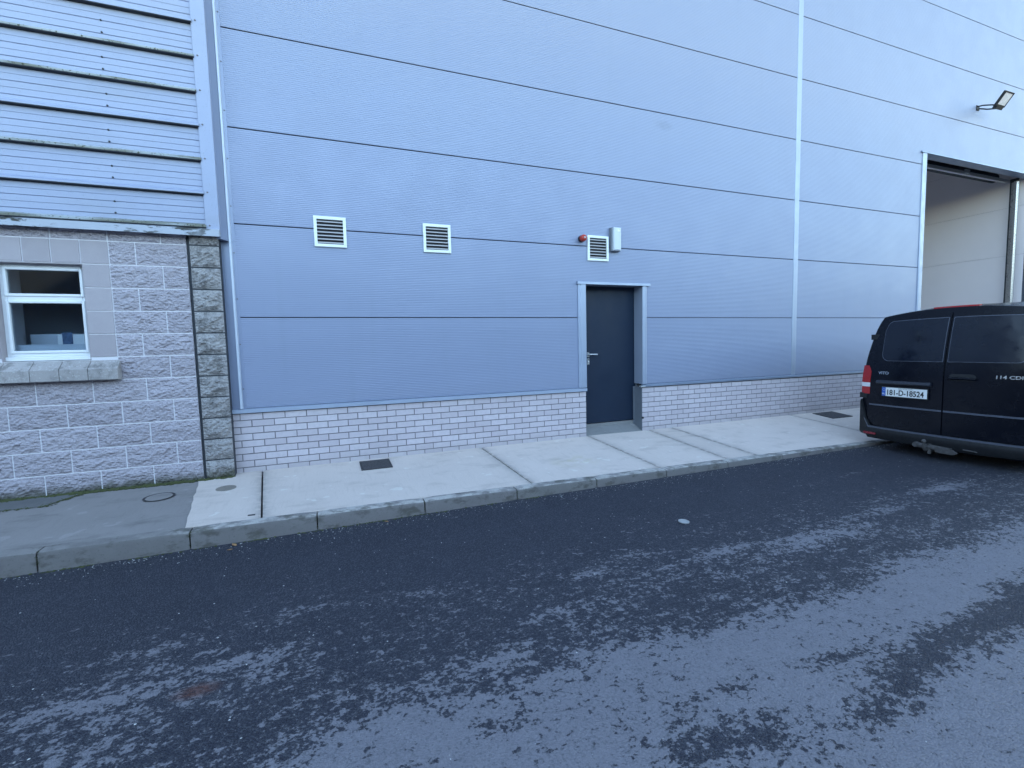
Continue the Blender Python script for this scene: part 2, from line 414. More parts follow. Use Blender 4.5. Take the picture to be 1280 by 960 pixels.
def wear(x, y):
    b = -.72
    if y < -20 or y > -1 or abs(x) > 40: return -.4
    edge = -4.0 + .05 * math.sin(x * 2.1) + .04 * math.sin(x * 5.3 + 1) + max(0, x - 4.4) * .16
    b += 1.08 / (1 + math.exp(max(-50, min(50, (y - edge) / .05))))
    b += .36 / (1 + math.exp(max(-50, min(50, (y + 3.05) / .2))))
    b -= .45 / (1 + math.exp(max(-50, min(50, -(y + 2.7) / .2))))
    for q in LIGHT: b += .70 * blob(x, y, *q)
    for q in DARK: b -= 1.05 * blob(x, y, *q)
    return max(-1.5, min(.85, b))
xs = axis(-5, 12, .06, 900); ys = axis(-7.5, -1.6, .04, 900)
v = [(x, y, ROAD_Z) for y in ys for x in xs]
nx = len(xs)
f = [(j * nx + i, j * nx + i + 1, (j + 1) * nx + i + 1, (j + 1) * nx + i) for j in range(len(ys) - 1) for i in range(nx - 1)]
me = bpy.data.meshes.new('road'); me.from_pydata(v, [], f)
at = me.attributes.new('wear', 'FLOAT', 'POINT'); at.data.foreach_set('value', [wear(p[0], p[1]) for p in v])
tag(link('road', me, 'road'), kind='structure')

# unseen dark mound added behind the camera to block low sky and darken reflections
MAT['blocker'] = plain('blocker_dark', (.024, .028, .026), 1.0, 0, .5, 1.5, .6, 12)
path = [(95, -17), (60, -17)] + [(60 - 4 * i, -17) for i in range(1, 22)] + [(-24 - 16 * math.sin(t * PI / 12), 2 - 19 * math.cos(t * PI / 12)) for t in range(0, 7)] + [(-40, 8), (-40, 14), (-40, 22)]
prof = [(0, -.2), (.2, 1.0), (.7, 3.0), (1.5, 4.7), (2.6, 5.4), (6, 5.5), (14, -.2)]
m = MB(); vv = []; NX = len(path) - 1
for i, (px, py) in enumerate(path):
    ax, ay = path[min(i + 1, NX)]; bx, by = path[max(i - 1, 0)]; tx, ty = ax - bx, ay - by; L_ = math.hypot(tx, ty); ox, oy = -ty / L_, tx / L_
    if ox * (0 - px) + oy * (0 - py) > 0: ox, oy = -ox, -oy
    for d, z in prof: vv.append((px + ox * d + .8 * noise.noise(Vector((i * .7, d, 1))), py + oy * d + .8 * noise.noise(Vector((i * .7, d, 7))), z if z < 0 else z * (1.9 if px < -30 else 1) * (1 + .14 * noise.noise(Vector((i * .6, d * .2, 4))))))
n = len(prof); m.add(vv, [(i * n + a, i * n + a + 1, (i + 1) * n + a + 1, (i + 1) * n + a) for i in range(NX) for a in range(n - 1)])
tag(m.build('sky_blocker', 'blocker', smooth=True), kind='structure')

pavement = empty('pavement', kind='structure')
mb = MB(); mb.add([(-13, 0.3, -.06), (-13, -1.53, -.17), (40, -1.53, -.17), (40, .3, -.06)], [(0, 1, 2, 3)])
mb.build('sub_base', 'mortar_dark', pavement)
# slab borders as (x at the wall, x at the kerb)
edges = [(-12, -12), (-1.335, -1.115), (-.735, -.575), (1.85, 1.915), (3.49, 3.53), (4.55, 4.55), (4.98, 5.05), (7.6, 7.75), (10.4, 10.5), (13.2, 13.3), (16, 16.1), (20, 20), (30, 30)]
gaps = [0, .0, .016, .013, .013, .006, .006, .009, .009, .009, .009, .009, .009]
jw = [0, 0, .75, .8, .8, .9, 1.0, .8, .8, .8, .8, .8, .8]
def slab(i):
    a0, a1 = edges[i]; b0, b1 = edges[i + 1]
    g0, g1 = gaps[i] / 2, gaps[i + 1] / 2
    y0, y1 = (.15 if i else -.02), -1.517
    nU = max(14, min(50, 10 + int((b0 - a0) / .12))); nV = 14; edge_d = []
    m = MB(); vv = []
    for jv in range(nV + 1):
        t = jv / nV; y = y0 + (y1 - y0) * t; tt = max(0, min(1, -y / 1.517))
        xa = a0 + (a1 - a0) * tt + g0; xb = b0 + (b1 - b0) * tt - g1
        if i == 0: xb += .02 * noise.noise(Vector((0, y * 5, 3))) + .01 * noise.noise(Vector((0, y * 21, 3)))
        if i == 1: xa += .02 * noise.noise(Vector((0, y * 5, 3))) + .01 * noise.noise(Vector((0, y * 21, 3))) 
        cols = [0, .012, .03, .06, .11]; W_ = xb - xa; cols = cols + [.17 + (W_ - .34) * q / (nU - 10) for q in range(nU - 9)] + [W_ - q for q in cols[::-1]]
        assert len(cols) == nU + 1
        for ju in range(nU + 1):
            x = xa + cols[ju]; edge_d.append(math.exp(-cols[ju] / .045) * jw[i] + math.exp(-(W_ - cols[ju]) / .045) * jw[i + 1])
            z = pave_z(x, y) + .0025 * noise.noise(Vector((x * 1.7, y * 1.7, i)))
            if i == 0: z -= .006
            e = min(ju, nU - ju); 
            if e == 0 and gaps[i if ju == 0 else i + 1] > 0: z -= .004
            vv.append((x, y, z))
    n = nU + 1
    ff = [(p * n + q, p * n + q + 1, (p + 1) * n + q + 1, (p + 1) * n + q) for p in range(nV) for q in range(nU)]
    m.add(vv, ff)
    for row in ([q for q in range(n)], [nV * n + q for q in range(n)], [p * n for p in range(nV + 1)], [p * n + nU for p in range(nV + 1)]):
        k0 = len(m.v); m.add([(m.v[q][0], m.v[q][1], m.v[q][2] - .05) for q in row], [])
        m.f += [(row[q], row[q + 1], k0 + q + 1, k0 + q) for q in range(len(row) - 1)]; m.mi += [0] * (len(row) - 1)
    o = m.build('concrete_slab', 'slab' if i else 'old_slab', pavement)
    at_ = o.data.attributes.new('joint_dirt', 'FLOAT', 'POINT'); at_.data.foreach_set('value', (edge_d + [1.0] * len(o.data.vertices))[:len(o.data.vertices)])
    if i == 0: o['label'] = 'older dark grey concrete slab'
    for p in o.data.polygons: p.use_smooth = True
    o.data.set_sharp_from_angle(angle=math.radians(35))
for i in range(len(edges) - 1): slab(i)
# dark patched corner of the old slab
m = MB(); ring = [(-3.4, -.36), (-2.85, -.45), (-2.45, -.46), (-2.30, -.16), (-2.42, -.13), (-3.4, -.13)]
m.add([(x, y, pave_z(x, y) + .002) for x, y in ring] + [(x, y, pave_z(x, y) - .02) for x, y in ring],
      [tuple(range(6))] + [(i, (i + 1) % 6, 6 + (i + 1) % 6, 6 + i) for i in range(6)])
MAT['patch'] = concrete('patched_concrete', (.10, .10, .10), (.14, .14, .14), .4, .4)
o = m.build('repair_patch', 'patch', pavement)

kerb = empty('kerb', kind='structure')
def kerbstone(x0, x1):
    g = .005; m = MB(); z0 = -.30
    prof = [(-1.514, 0), (-1.514, 1), (-1.612, 2), (-1.632, 3), (-1.640, 4), (KERB_Y - .004, 0)]
    n = 9; vv = []
    for j in range(n + 1):
        x = x0 + g + (x1 - x0 - 2 * g) * j / n; zt = kerb_z(x)
        e = .006 if j in (0, n) else 0
        q = [(-1.514, z0), (-1.514, zt - e), (-1.612 + e, zt + .001 - e), (-1.631 + e, zt - .006 - e), (-1.640 + e, zt - .024), (KERB_Y - .006 + e, z0)]
        for a, (y, z) in enumerate(q):
            d = .004 * noise.noise(Vector((x * 9, y * 20, z * 20))) if 1 < a < 5 else 0
            vv.append((x, y + d, z + d * .6))
    k6 = 6
    ff = [(j * k6 + a, j * k6 + a + 1, (j + 1) * k6 + a + 1, (j + 1) * k6 + a) for j in range(n) for a in range(5)]
    ff += [tuple(range(6)), tuple(range(n * k6, n * k6 + 6))]
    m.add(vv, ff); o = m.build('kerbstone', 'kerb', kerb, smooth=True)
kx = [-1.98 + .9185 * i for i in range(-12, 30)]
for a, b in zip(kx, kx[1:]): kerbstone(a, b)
m = MB(); m.box(kx[0], kx[-1], -1.628, -1.520, -.31, -.19); m.build('kerb_bed', 'mortar_dark', kerb)

# ------------------------------------------------------------------ warehouse
WX0, WX1, WH, WD = -.86, 30.0, 11.3, 24.0
DK0, DK1, DKZ = 11.09, 15.50, 4.93           # loading bay opening
wh = empty('warehouse', 'tall blue-grey metal clad warehouse on a pale brick plinth with a loading bay', 'building')
RP = 1.0 / 48
def rib_profile(z0, z1, e0=True, e1=True):
    """(y, z) points of the micro ribbed face between two heights"""
    p = []; i0 = int(math.floor((z0 - .711) / RP)) - 1; i1 = int(math.ceil((z1 - .711) / RP)) + 1
    for i in range(i0, i1):
        zb = .711 + i * RP
        for dz, y in ((.0, -.0008), (.009, -.0008), (.013, .0004), (.0175, .0004)):
            z = zb + dz
            if z0 + .002 < z < z1 - .002: p.append((y, z))
    return ([(.006, z0), (.0, z0 + .002)] if e0 else [(-.0008, z0)]) + p + ([(.0, z1 - .002), (.006, z1)] if e1 else [(-.0008, z1)])
def panel(z0, z1, parts):
    m = MB()
    for x0, x1, a, b in parts:
        pr = rib_profile(a, b, abs(a - z0) < .001, abs(b - z1) < .001); n = len(pr)
        m.add([(x0, y, z) for y, z in pr] + [(x1, y, z) for y, z in pr], [(i, i + 1, n + i + 1, n + i) for i in range(n - 1)])
    o = m.build('panel', 'panel', wh, fix=False)
    for p in o.data.polygons:
        if p.normal.y > 0: pass
    bm = bmesh.new(); bm.from_mesh(o.data)
    for fc in bm.faces:
        if fc.normal.y > 0: fc.normal_flip()
    bm.to_mesh(o.data); bm.free()
    return o
DX0, DX1, DZ = 3.36, 4.48, .711 + 72 / 48              # door opening in the cladding
SX0, SX1 = 7.592, 7.692                      # vertical joint cover
G = .0045
SPL = .711 + 203 / 48
for r in range(11):
    a, b = .711 + r + G, .711 + r + 1 - G
    if r == 10: b = WH - .125
    if r == 0:
        panel(a, b, [(-.86, DX0, a, b)]); panel(a, b, [(DX1, SX0, a, b)])
    elif r == 1:
        panel(a, b, [(-.86, DX0, a, DZ), (DX1, SX0, a, DZ), (-.86, SX0, DZ, b)])
    else:
        panel(a, b, [(-.86, SX0, a, b)])
    if b < DKZ:
        panel(a, b, [(SX1, DK0, a, b)]); panel(a, b, [(DK1 + .1, WX1, a, b)])
    elif a < DKZ:
        panel(a, b, [(SX1, DK0, a, SPL), (DK1 + .1, WX1, a, SPL), (SX1, WX1, SPL, b)])
    else:
        panel(a, b, [(SX1, WX1, a, b)])
# inner lining right behind the panels (with the two openings) and the rest of the shell
m = MB(); yb0, yb1 = .012, .12
m.box(-.9, DX0 + .04, yb0, yb1, .66, DZ + .01); m.box(DX1 - .02, DK0 + .05, yb0, yb1, .66, DZ + .01)
m.box(-.9, DK0 + .05, yb0, yb1, DZ + .01, DKZ + .005); m.box(DK1, WX1, yb0, yb1, .0, DKZ + .005)
m.box(-.9, WX1, yb0, yb1, DKZ + .005, WH - .12)
m.build('wall_core', 'gap_and_shade', wh)
m = MB(); m.box(-.9, -.8, yb1, WD, -.1, WH - .12); m.box(WX1 - .1, WX1, yb1, WD, -.1, WH - .12); m.box(-.9, WX1, WD, WD + .1, -.1, WH - .12)
m.build('outer_wall', 'trim_dark', wh)
m = MB(); m.box(-1.0, WX1 + .1, -.08, WD + .2, WH - .12, WH + .1); m.build('roof', 'trim_dark', wh)
m = MB(); m.box(-.8, WX1 - .1, .0, WD, -.19, -.165); m.build('floor', 'inner_floor', wh)
# corner trim at the left end
m = MB()
m.prism([(-1.005, .02), (-1.005, -.004), (-.907, -.010), (-.903, -.026), (-.885, -.026), (-.879, -.006), (-.852, -.004), (-.852, .02)], .712, 2.5135, 'z')
m.prism([(-.995, .02), (-.995, -.128), (-.958, -.124), (-.9115, -.034), (-.905, -.0265), (-.885, -.0265), (-.879, -.008), (-.850, -.006), (-.850, .02)], 2.516, WH - .12, 'z')
m.build('corner_trim', 'panel', wh)
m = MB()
m.prism([(-.9075, -.010), (-.9035, -.0335), (-.8845, -.0335), (-.878, -.0085)], .7125, WH - .121, 'z'); m.build('trim_fold', 'fold_glint', wh)  # strip carrying the painted highlight of the fold
m = MB()
for i in range(19):
    z = .93 + i * .49
    m.lathe([(.0075, 0), (.007, .006), (.003, .008)], (-.866, -.005, z), (0, -1, 0), 6)
tag(m.build('trim_screws', 'mortar_dark', wh), kind='stuff')
m = MB(); m.prism([(SX0 - .004, .01), (SX0 - .004, -.001), (SX0, -.006), (SX0 + .008, -.007), (SX1 - .008, -.007), (SX1, -.006), (SX1 + .004, -.001), (SX1 + .004, .01)], .712, WH - .12, 'z')
m.build('joint_cover', 'trim', wh)
m = MB(); pr = [(.02, .712), (-.002, .712), (-.030, .704), (-.032, .664), (-.026, .664), (-.024, .698), (.02, .700)]
m.prism(pr, -1.0, 3.455, 'x'); o = m.build('drip_flashing', 'trim', wh)
m = MB(); pr = [(.02, .712), (-.002, .712), (-.022, .700), (-.024, .672), (-.018, .672), (-.016, .694), (.02, .697)]
m.prism(pr, 4.425, DK0 + .02, 'x'); o = m.build('drip_flashing', 'trim_dark', wh)
# door surround flashings
m = MB(); m.prism([(3.335, .02), (3.335, -.012), (3.365, -.020), (3.375, -.030), (3.45, -.030), (3.458, -.022), (3.458, .20), (3.448, .20), (3.448, .02)], .716, 2.176, 'z')
m.build('door_trim', 'trim', wh)
m = MB(); m.prism([(4.505, .02), (4.505, -.012), (4.49, -.022), (4.432, -.022), (4.426, -.016), (4.426, .19), (4.436, .19), (4.436, .02)], .716, 2.176, 'z')
m.build('door_trim', 'trim', wh)
m = MB(); m.prism([(.02, 2.222), (-.006, 2.222), (-.036, 2.212), (-.037, 2.180), (-.030, 2.178), (-.026, 2.182), (.20, 2.186), (.20, 2.196), (.02, 2.196)], 3.318, 4.558, 'x')
m.build('door_head_trim', 'trim', wh)
# brick plinth
bp = empty('brick_plinth'); bp.parent = wh
m = MB(); m.box(-1.03, 3.45, .0035, .20, -.2, .662); m.box(4.430, DK0 + .02, .0035, .20, -.25, .668)
m.build('mortar', 'mortar_dark', bp)
CH, BH, BWD = .0755, .0655, .2243
bricks = []
def lay(x0, x1, par):
    for row in range(11):
        zt = .652 - row * CH
        if zt - BH > .02 and False: pass
        x = x0 - (BWD / 2 if (row + par) % 2 == 0 else 0)
        while x < x1 - .02:
            a, b = max(x, x0) + .0045, min(x + BWD, x1) - .0045
            zlo = zt - BH
            if zt > pave_z(max(0, a), 0) - .22 and b - a > .03: bricks.append((a, b, zlo, zt))
            x += BWD
lay(-1.031, 3.455, 0); lay(4.425, DK0 + .02, 1)
bricks.sort(key=lambda q: ((q[0] + q[1]) / 2) ** 2 + 25)
cache = {}; rest = MB()
vis = [q for q in bricks if q[3] > 0.0]; low = [q for q in bricks if q[3] <= 0.0]
for i, (a, b, z0, z1) in enumerate(vis):
    L = round(b - a, 3); dy = random.uniform(-.0012, .0012)
    if i < 298:
        if L not in cache:
            q = MB(); q.cbox(-L / 2, L / 2, -.006, .0, -BH / 2, BH / 2, .0016)
            me = bpy.data.meshes.new('brick'); me.from_pydata(q.v, [], q.f); me.materials.append(MAT['brick'])
            bm = bmesh.new(); bm.from_mesh(me); bmesh.ops.recalc_face_normals(bm, faces=bm.faces); bm.to_mesh(me); bm.free(); cache[L] = me
        o = link('brick', cache[L], None, bp)
        o.location = ((a + b) / 2 + random.uniform(-.001, .001), .0045 + dy, (z0 + z1) / 2 + random.uniform(-.0008, .0008))
        o.rotation_euler = (random.uniform(-.025, .02), random.uniform(-.005, .005), random.uniform(-.006, .006))
    else:
        rest.cbox(a, b, -.0015 + dy, .0045, z0, z1, .0016)
for a, b, z0, z1 in low: rest.cbox(a, b, -.0015, .0045, z0, z1, .0016)
k = MAT['brick'].copy(); k.name = 'lilac_brick_far'; MAT['brick_far'] = k
for nd in k.node_tree.nodes:
    if nd.bl_idname == 'ShaderNodeObjectInfo':
        g = k.node_tree.nodes.new('ShaderNodeNewGeometry')
        for lk in list(nd.outputs['Random'].links): k.node_tree.links.new(g.outputs['Random Per Island'], lk.to_socket)
tag(rest.build('distant_brick', 'brick_far', bp), kind='stuff')
# personnel door
dr = empty('door', None); dr.parent = wh; dr['label'] = 'flat dark anthracite steel door'
m = MB(); m.cbox(3.53, 4.452, .20, .245, .148, 2.188, .003); m.build('leaf', 'door', dr)
m = MB()
m.prism([(4.456, .26), (4.456, .196), (4.466, .188), (4.50, .188), (4.50, .26)], .0, 2.196, 'z')
m.prism([(3.47, .26), (3.47, .188), (3.515, .188), (3.526, .196), (3.526, .26)], .0, 2.196, 'z')
m.box(3.526, 4.456, .19, .26, 2.192, 2.24)
m.build('frame', 'frame', dr)
for z in (1.99, 1.70, .58, .41):
    m = MB(); m.lathe([(.009, -.052), (.011, -.050), (.011, .050), (.009, .052)], (4.452, .190, z), (0, 0, 1), 10)
    m.box(4.44, 4.466, .190, .198, z - .05, z + .05); m.build('hinge', 'steel', dr)
m = MB()
m.cbox(3.592, 3.632, .190, .20, 1.145, 1.215, .003); m.cbox(3.594, 3.630, .190, .20, 1.03, 1.125, .003)
m.tube([(3.612, .195, 1.185), (3.612, .150, 1.185), (3.622, .142, 1.184), (3.74, .142, 1.181)], .0095, 8)
m.lathe([(.011, 0), (.010, .012), (.004, .014)], (3.612, .192, 1.075), (0, -1, 0), 10)
m.build('handle', 'steel', dr, smooth=True)
m = MB(); m.cbox(4.30, 4.40, .188, .20, .675, .70, .002)
# right jamb post of galvanised angle beside the bricks, with a cleat and a rubber stop
m = MB(); m.prism([(4.428, -.004), (4.428, .19), (4.4, .19), (4.4, .185), (4.422, .185), (4.422, -.004)], -.05, .668, 'z')
m.build('jamb_post', 'frame', dr)
m = MB(); m.cbox(4.385, 4.47, -.034, .02, .668, .690, .003); m.build('cleat', 'galv', dr)
m = MB(); m.lathe([(.016, 0), (.016, .016), (.010, .02)], (4.432, -.003, .20), (0, -1, 0), 12); m.build('door_stop', 'van_plastic', dr)
MAT['sill_concrete'] = concrete('sill_concrete', (.20, .20, .20), (.27, .27, .265), .3, .4)
m = MB(); m.add([(3.455, .0, -.01), (4.425, .0, .0), (4.425, .2, .085), (3.455, .2, .08), (4.425, .2, .14), (3.455, .2, .14), (3.455, .205, -.2), (4.425, .205, -.2), (3.455, 0, -.2), (4.425, 0, -.2)],
                [(0, 1, 2, 3), (3, 2, 4, 5), (0, 8, 9, 1), (4, 7, 6, 5)])
m.build('threshold', 'sill_concrete', dr)
# loading bay
m = MB(); m.prism([(DK0 - .005, .02), (DK0 - .005, -.012), (DK0 + .02, -.020), (DK0 + .115, -.020), (DK0 + .121, -.012), (DK0 + .121, .20), (DK0 + .105, .20), (DK0 + .105, .02)], -.17, DKZ + .01, 'z')
m.build('bay_trim', 'trim', wh)
m = MB(); m.prism([(DK1 - .005, .20), (DK1 - .005, -.02), (DK1 + .12, -.02), (DK1 + .12, .02), (DK1 + .02, .02), (DK1 + .02, .20)], -.17, DKZ - .004, 'z')
m.build('bay_trim', 'trim', wh)
m = MB(); m.prism([(.02, DKZ + .03), (-.014, DKZ + .03), (-.03, DKZ + .022), (-.031, DKZ - .003), (-.02, DKZ - .001), (.18, DKZ + .001), (.18, DKZ + .012), (.02, DKZ + .012)], DK0 - .06, DK1 + .13, 'x')
m.build('bay_head_trim', ['trim_dark'], wh)
m = MB(); m.box(DK0 - .3, DK1 + .3, .44, .50, 4.93, 5.00); m.build('lintel_rail', 'galv', wh)
m = MB(); m.box(13.45, 13.62, .41, .439, 4.955, 5.03); m.build('rail_bracket', 'galv', wh)
m = MB(); m.tube([(DK0 - .3, .75, 5.14), (DK1 + .3, .75, 5.14)], .11, 12); m.build('door_drum', 'gap_and_shade', wh, smooth=True)
m = MB(); m.prism([(15.02, .23), (15.02, .20), (15.075, .20), (15.075, .30), (15.10, .30), (15.10, .18), (15.0, .18), (15.0, .23)], -.165, 4.86, 'z')
m.build('door_track', 'steel', wh)
m = MB(); m.box(15.105, 15.14, .19, .34, -.165, 4.95); m.build('track_seal', 'gap_and_shade', wh)
IW = empty('inner_wall'); IW.parent = wh
for r in range(6):
    a = -.165 + r * 1.13
    m = MB(); m.prism([(15.36, a), (15.352, a + .002), (15.352, a + 1.126), (15.36, a + 1.128)], .125, 6.0, 'y', close=False)
    m.build('lining_panel', 'inner', IW)
m = MB(); m.box(15.362, 15.49, .125, 6.1, -.165, 6.7); m.build('lining_core', 'gap_and_shade', IW)
m = MB(); m.box(8.0, 8.1, .125, 6.0, -.165, 6.7); m.box(8.1, 15.36, 6.0, 6.1, -.165, 6.7); m.build('lining_wall', 'inner', IW)
m = MB(); m.box(7.9, 15.55, .125, 6.2, 6.7, 6.8); m.build('ceiling', 'inner', IW)

# ------------------------------------------------------------------ wall vents, alarm, box, floodlight
def vent(x0, x1, z0, z1, label):
    t = empty('wall_vent', label, 'vent', 'louvred vents along the metal wall', loc=((x0 + x1) / 2, 0, (z0 + z1) / 2))
    W, H = (x1 - x0) / 2, (z1 - z0) / 2; fw_ = .034
    m = MB()
    for a, b, c_, d in ((-W, W, H - fw_, H), (-W, W, -H, -H + fw_)): m.cbox(a, b, -.022, .0, c_, d, .003)
    for a, b in ((-W, -W + fw_), (W - fw_, W)): m.cbox(a, b, -.0225, .0, -H + fw_ - .003, H - fw_ + .003, .003)
    m.build('frame', 'vent_white', t)
    m = MB(); m.box(-W + .02, W - .02, -.002, .0008, -H + .02, H - .02); m.build('backing', 'dark', t)
    n = 7; st = (2 * H - 2 * fw_) / n
    me = None
    for i in range(n):
        z = -H + fw_ + st * (i + .42)
        if me is None:
            m = MB(); m.prism([(-.019, -.008), (-.017, -.010), (-.003, .006), (-.005, .008)], -W + fw_, W - fw_, 'x'); o = m.build('slat', 'louvre', t); me = o.data
        else: o = link('slat', me, None, t)
        o.location = (0, 0, z)
    return t
vent(-.060, .288, 2.512, 2.853, 'white square louvred vent nearest the old block building')
vent(1.180, 1.526, 2.511, 2.857, 'white square louvred vent alone in the middle of the wall')
vent(3.497, 3.842, 2.512, 2.863, 'white square louvred vent above the dark door beside red sounder')
t = empty('alarm_sounder', 'small round red alarm sounder left of the vent above the door', 'alarm', loc=(3.40, 0, 2.805))
m = MB(); m.lathe([(.046, 0), (.048, .004), (.048, .03), (.044, .034)], (0, 0, 0), (0, -1, 0), 20); m.build('base', 'ink', t, smooth=True)
m = MB(); m.lathe([(.040, .034), (.045, .04), (.045, .085), (.036, .102), (.018, .110)], (0, 0, 0), (0, -1, 0), 20); m.build('lens', 'red_plastic', t, smooth=True)
m = MB(); m.lathe([(.014, .1), (.014, .112), (.008, .116)], (0, 0, 0), (0, -1, 0), 12); m.build('horn', 'louvre', t, smooth=True)
t = empty('bulkhead_light', 'slim upright pale grey bulkhead light box right of the vent over the door', 'light', loc=(3.94, 0, 2.82))
m = MB(); m.cbox(-.075, .075, -.05, .0, -.165, .165, .006); m.build('back_box', 'frame', t)
m = MB(); m.cbox(-.055, .068, -.095, -.0505, -.16, .16, .012); m.build('cover', 'box_plastic', t)
m = MB(); m.cbox(.0, .05, -.0975, -.0955, .10, .13, .0015); m.build('sticker', 'white', t)
t = empty('floodlight', 'black bracket floodlight with flat pale glass above the loading bay', 'floodlight', loc=(12.88, 0, 5.98))
m = MB(); m.cbox(-.05, .05, -.012, .0, .02, .12, .003)
m.tube([(-.03, -.012, .09), (-.07, -.12, .06), (-.07, -.27, .0), (-.07, -.33, -.04)], .013, 8)
m.tube([(.03, -.012, .06), (.07, -.13, .0), (.07, -.27, -.05), (.07, -.33, -.06)], .013, 8); m.build('bracket', 'van_plastic', t, smooth=True)
hd = MB(); gl = MB()
ca, sa = math.cos(math.radians(54)), math.sin(math.radians(54))
def hp(x, l, d): return (x, -.35 - l * ca - d * sa, -.06 + l * sa - d * ca)      # l along the head, d below it
def hbox(mb_, x0, x1, l0, l1, d0, d1):
    mb_.add([hp(x, l, d) for d in (d0, d1) for l in (l0, l1) for x in (x0, x1)], [(0, 2, 3, 1), (4, 5, 7, 6), (0, 1, 5, 4), (2, 6, 7, 3), (0, 4, 6, 2), (1, 3, 7, 5)])
hbox(hd, -.15, .15, 0, .26, -.035, -.002); hbox(hd, -.15, .15, 0, .03, -.002, .012); hbox(hd, -.15, .15, .238, .26, -.002, .012)
hbox(hd, -.15, -.126, .03, .238, -.002, .012); hbox(hd, .126, .15, .03, .238, -.002, .012); hbox(hd, -.11, .11, -.05, 0, -.05, .02)
hbox(gl, -.1255, .1255, .0305, .2375, -.001, .006)
hd.build('housing', 'van_plastic', t); gl.build('glass', 'lamp_glass', t)

# ------------------------------------------------------------------ old block building on the left
ob = empty('block_building', 'older building of split-face blocks below ribbed mossy metal cladding', 'building')
YB = -.110; CRS = .2245
def zc(i): return 2.44 - CRS * i          # top of course i (i=0 is the one just under course A)
wall = empty('block_wall'); wall.parent = ob
m = MB()
xl = -12.0
m.box(xl, -2.99, YB + .004, .3, -.25, 2.66); m.box(-2.135, -1.2765, YB + .004, .3, -.25, 2.66)
m.box(-2.99, -2.785, YB + .004, .3, -.25, 2.66); m.box(-2.785, -2.135, YB + .004, .3, -.25, 1.29); m.box(-2.785, -2.135, YB + .004, .3, 2.215, 2.66)
m.build('mortar', 'mortar', wall)
def block(x0, x1, z0, z1, kind, parent, yf=YB, bulge=.016, seed=0):
    g = .0056; a, b, c_, d = x0 + g, x1 - g, z0 + g, z1 - g
    nu, nv = (max(4, int((b - a) / .022)), max(4, int((d - c_) / .022))) if kind != 'smooth' else (2, 2)
    vv = []
    for j in range(nv + 1):
        for i in range(nu + 1):
            x = a + (b - a) * i / nu; z = c_ + (d - c_) * j / nv; e = min(i, nu - i, j, nv - j)
            y = yf
            if kind != 'smooth' and e > 0:
                q = Vector((x * 13, seed * 7.1, z * 17)); q2 = Vector((x * 34, seed * 3.3, z * 42))
                amt = .55 if e == 1 else 1.0
                rg = 1 - 2 * abs(noise.noise(q * .8 + Vector((5, 1, 9)))); y = yf - bulge * amt * max(.0, .25 + .55 * rg + .8 * noise.noise(q) + .75 * noise.noise(q2))
                if kind == 'pillow': y -= .014 * min(1, e / 3) + .008 * noise.noise(Vector((x * 60, seed, z * 60)))
            elif kind == 'smooth': y = yf - .003
            vv.append((x, y, z))
    n = nu + 1
    ff = [(j * n + i, j * n + i + 1, (j + 1) * n + i + 1, (j + 1) * n + i) for j in range(nv) for i in range(nu)]
    mm = MB(); mm.add(vv, ff)
    loop = [i for i in range(n)] + [j * n + nu for j in range(1, nv + 1)] + [nv * n + i for i in range(nu - 1, -1, -1)] + [j * n for j in range(nv - 1, 0, -1)]
    k0 = len(mm.v); mm.add([(mm.v[q][0], yf + .02, mm.v[q][2]) for q in loop], []); L = len(loop)
    mm.f += [(loop[q], k0 + q, k0 + (q + 1) % L, loop[(q + 1) % L]) for q in range(L)]; mm.mi += [0] * L
    o = mm.build('block', {'smooth': 'smooth_block', 'rough': 'rough_block', 'pillow': 'old_block'}[kind], parent)
    if kind == 'smooth': o['label'] = 'smooth-faced block at the window'
    return o
seed = 0
for i in range(-1, 12):
    zt, zb = zc(i), zc(i) - CRS
    j0 = -1.492 if i % 2 else -1.272
    if i in (0, 2, 4, 6, 8, 10): j0 = -1.707
    else: j0 = -1.491
    cuts = [-1.272] + [j0 - .4325 * q for q in range(0, 25)]
    cuts = sorted(q for q in cuts if q > xl) ; cuts = [xl] + cuts
    for a, b in zip(cuts, cuts[1:]):
        seed += 1
        if 0 <= i <= 5 and b > -2.99 and a < -1.93:
            if i == 5:      # beside the sill ends
                segs = [(a, min(b, -3.03)), (max(a, -1.905), b)]
            else: segs = [(a, min(b, -2.99)), (max(a, -1.921), b)]
            for p, q in segs:
                if q - p > .05: block(p, q, zb, zt, 'rough', wall, seed=seed)
        else: block(a, b, zb, zt, 'rough', wall, seed=seed)
xs_ = [-2.99, -2.785, -2.569, -2.362, -2.142, -1.921]
for a, b in zip(xs_, xs_[1:]): block(a, b, zc(0) - CRS, zc(0), 'smooth', wall)
for i in range(1, 5):
    block(-2.135, -1.921, zc(i) - CRS, zc(i), 'smooth', wall); block(-2.99, -2.785, zc(i) - CRS, zc(i), 'smooth', wall)
for a, b in ((-1.905 - .001, -1.905),): pass
m = MB()  # reveals of the window opening
m.box(-2.137, -2.131, YB + .002, .02, 1.29, 2.214); m.box(-2.789, -2.783, YB + .002, .02, 1.29, 2.214); m.box(-2.783, -2.137, YB + .002, .02, 2.208, 2.2145)
m.build('window_reveal', 'smooth_block', wall)
sl = empty('window_sill'); sl.parent = ob
xs_ = [-3.02, -2.775, -2.562, -2.349, -2.133, -1.898]
for a, b in zip(xs_, xs_[1:]):
    m = MB(); g = .002
    m.prism([(-.005, 1.098), (-.205, 1.098), (-.208, 1.102), (-.208, 1.205), (-.203, 1.210), (-.106, 1.288), (-.005, 1.296)], a + g, b - g, 'x')
    o = m.build('sill_block', 'sill', sl)
    mo = o.modifiers.new('bevel', 'BEVEL'); mo.width = .004; mo.segments = 2
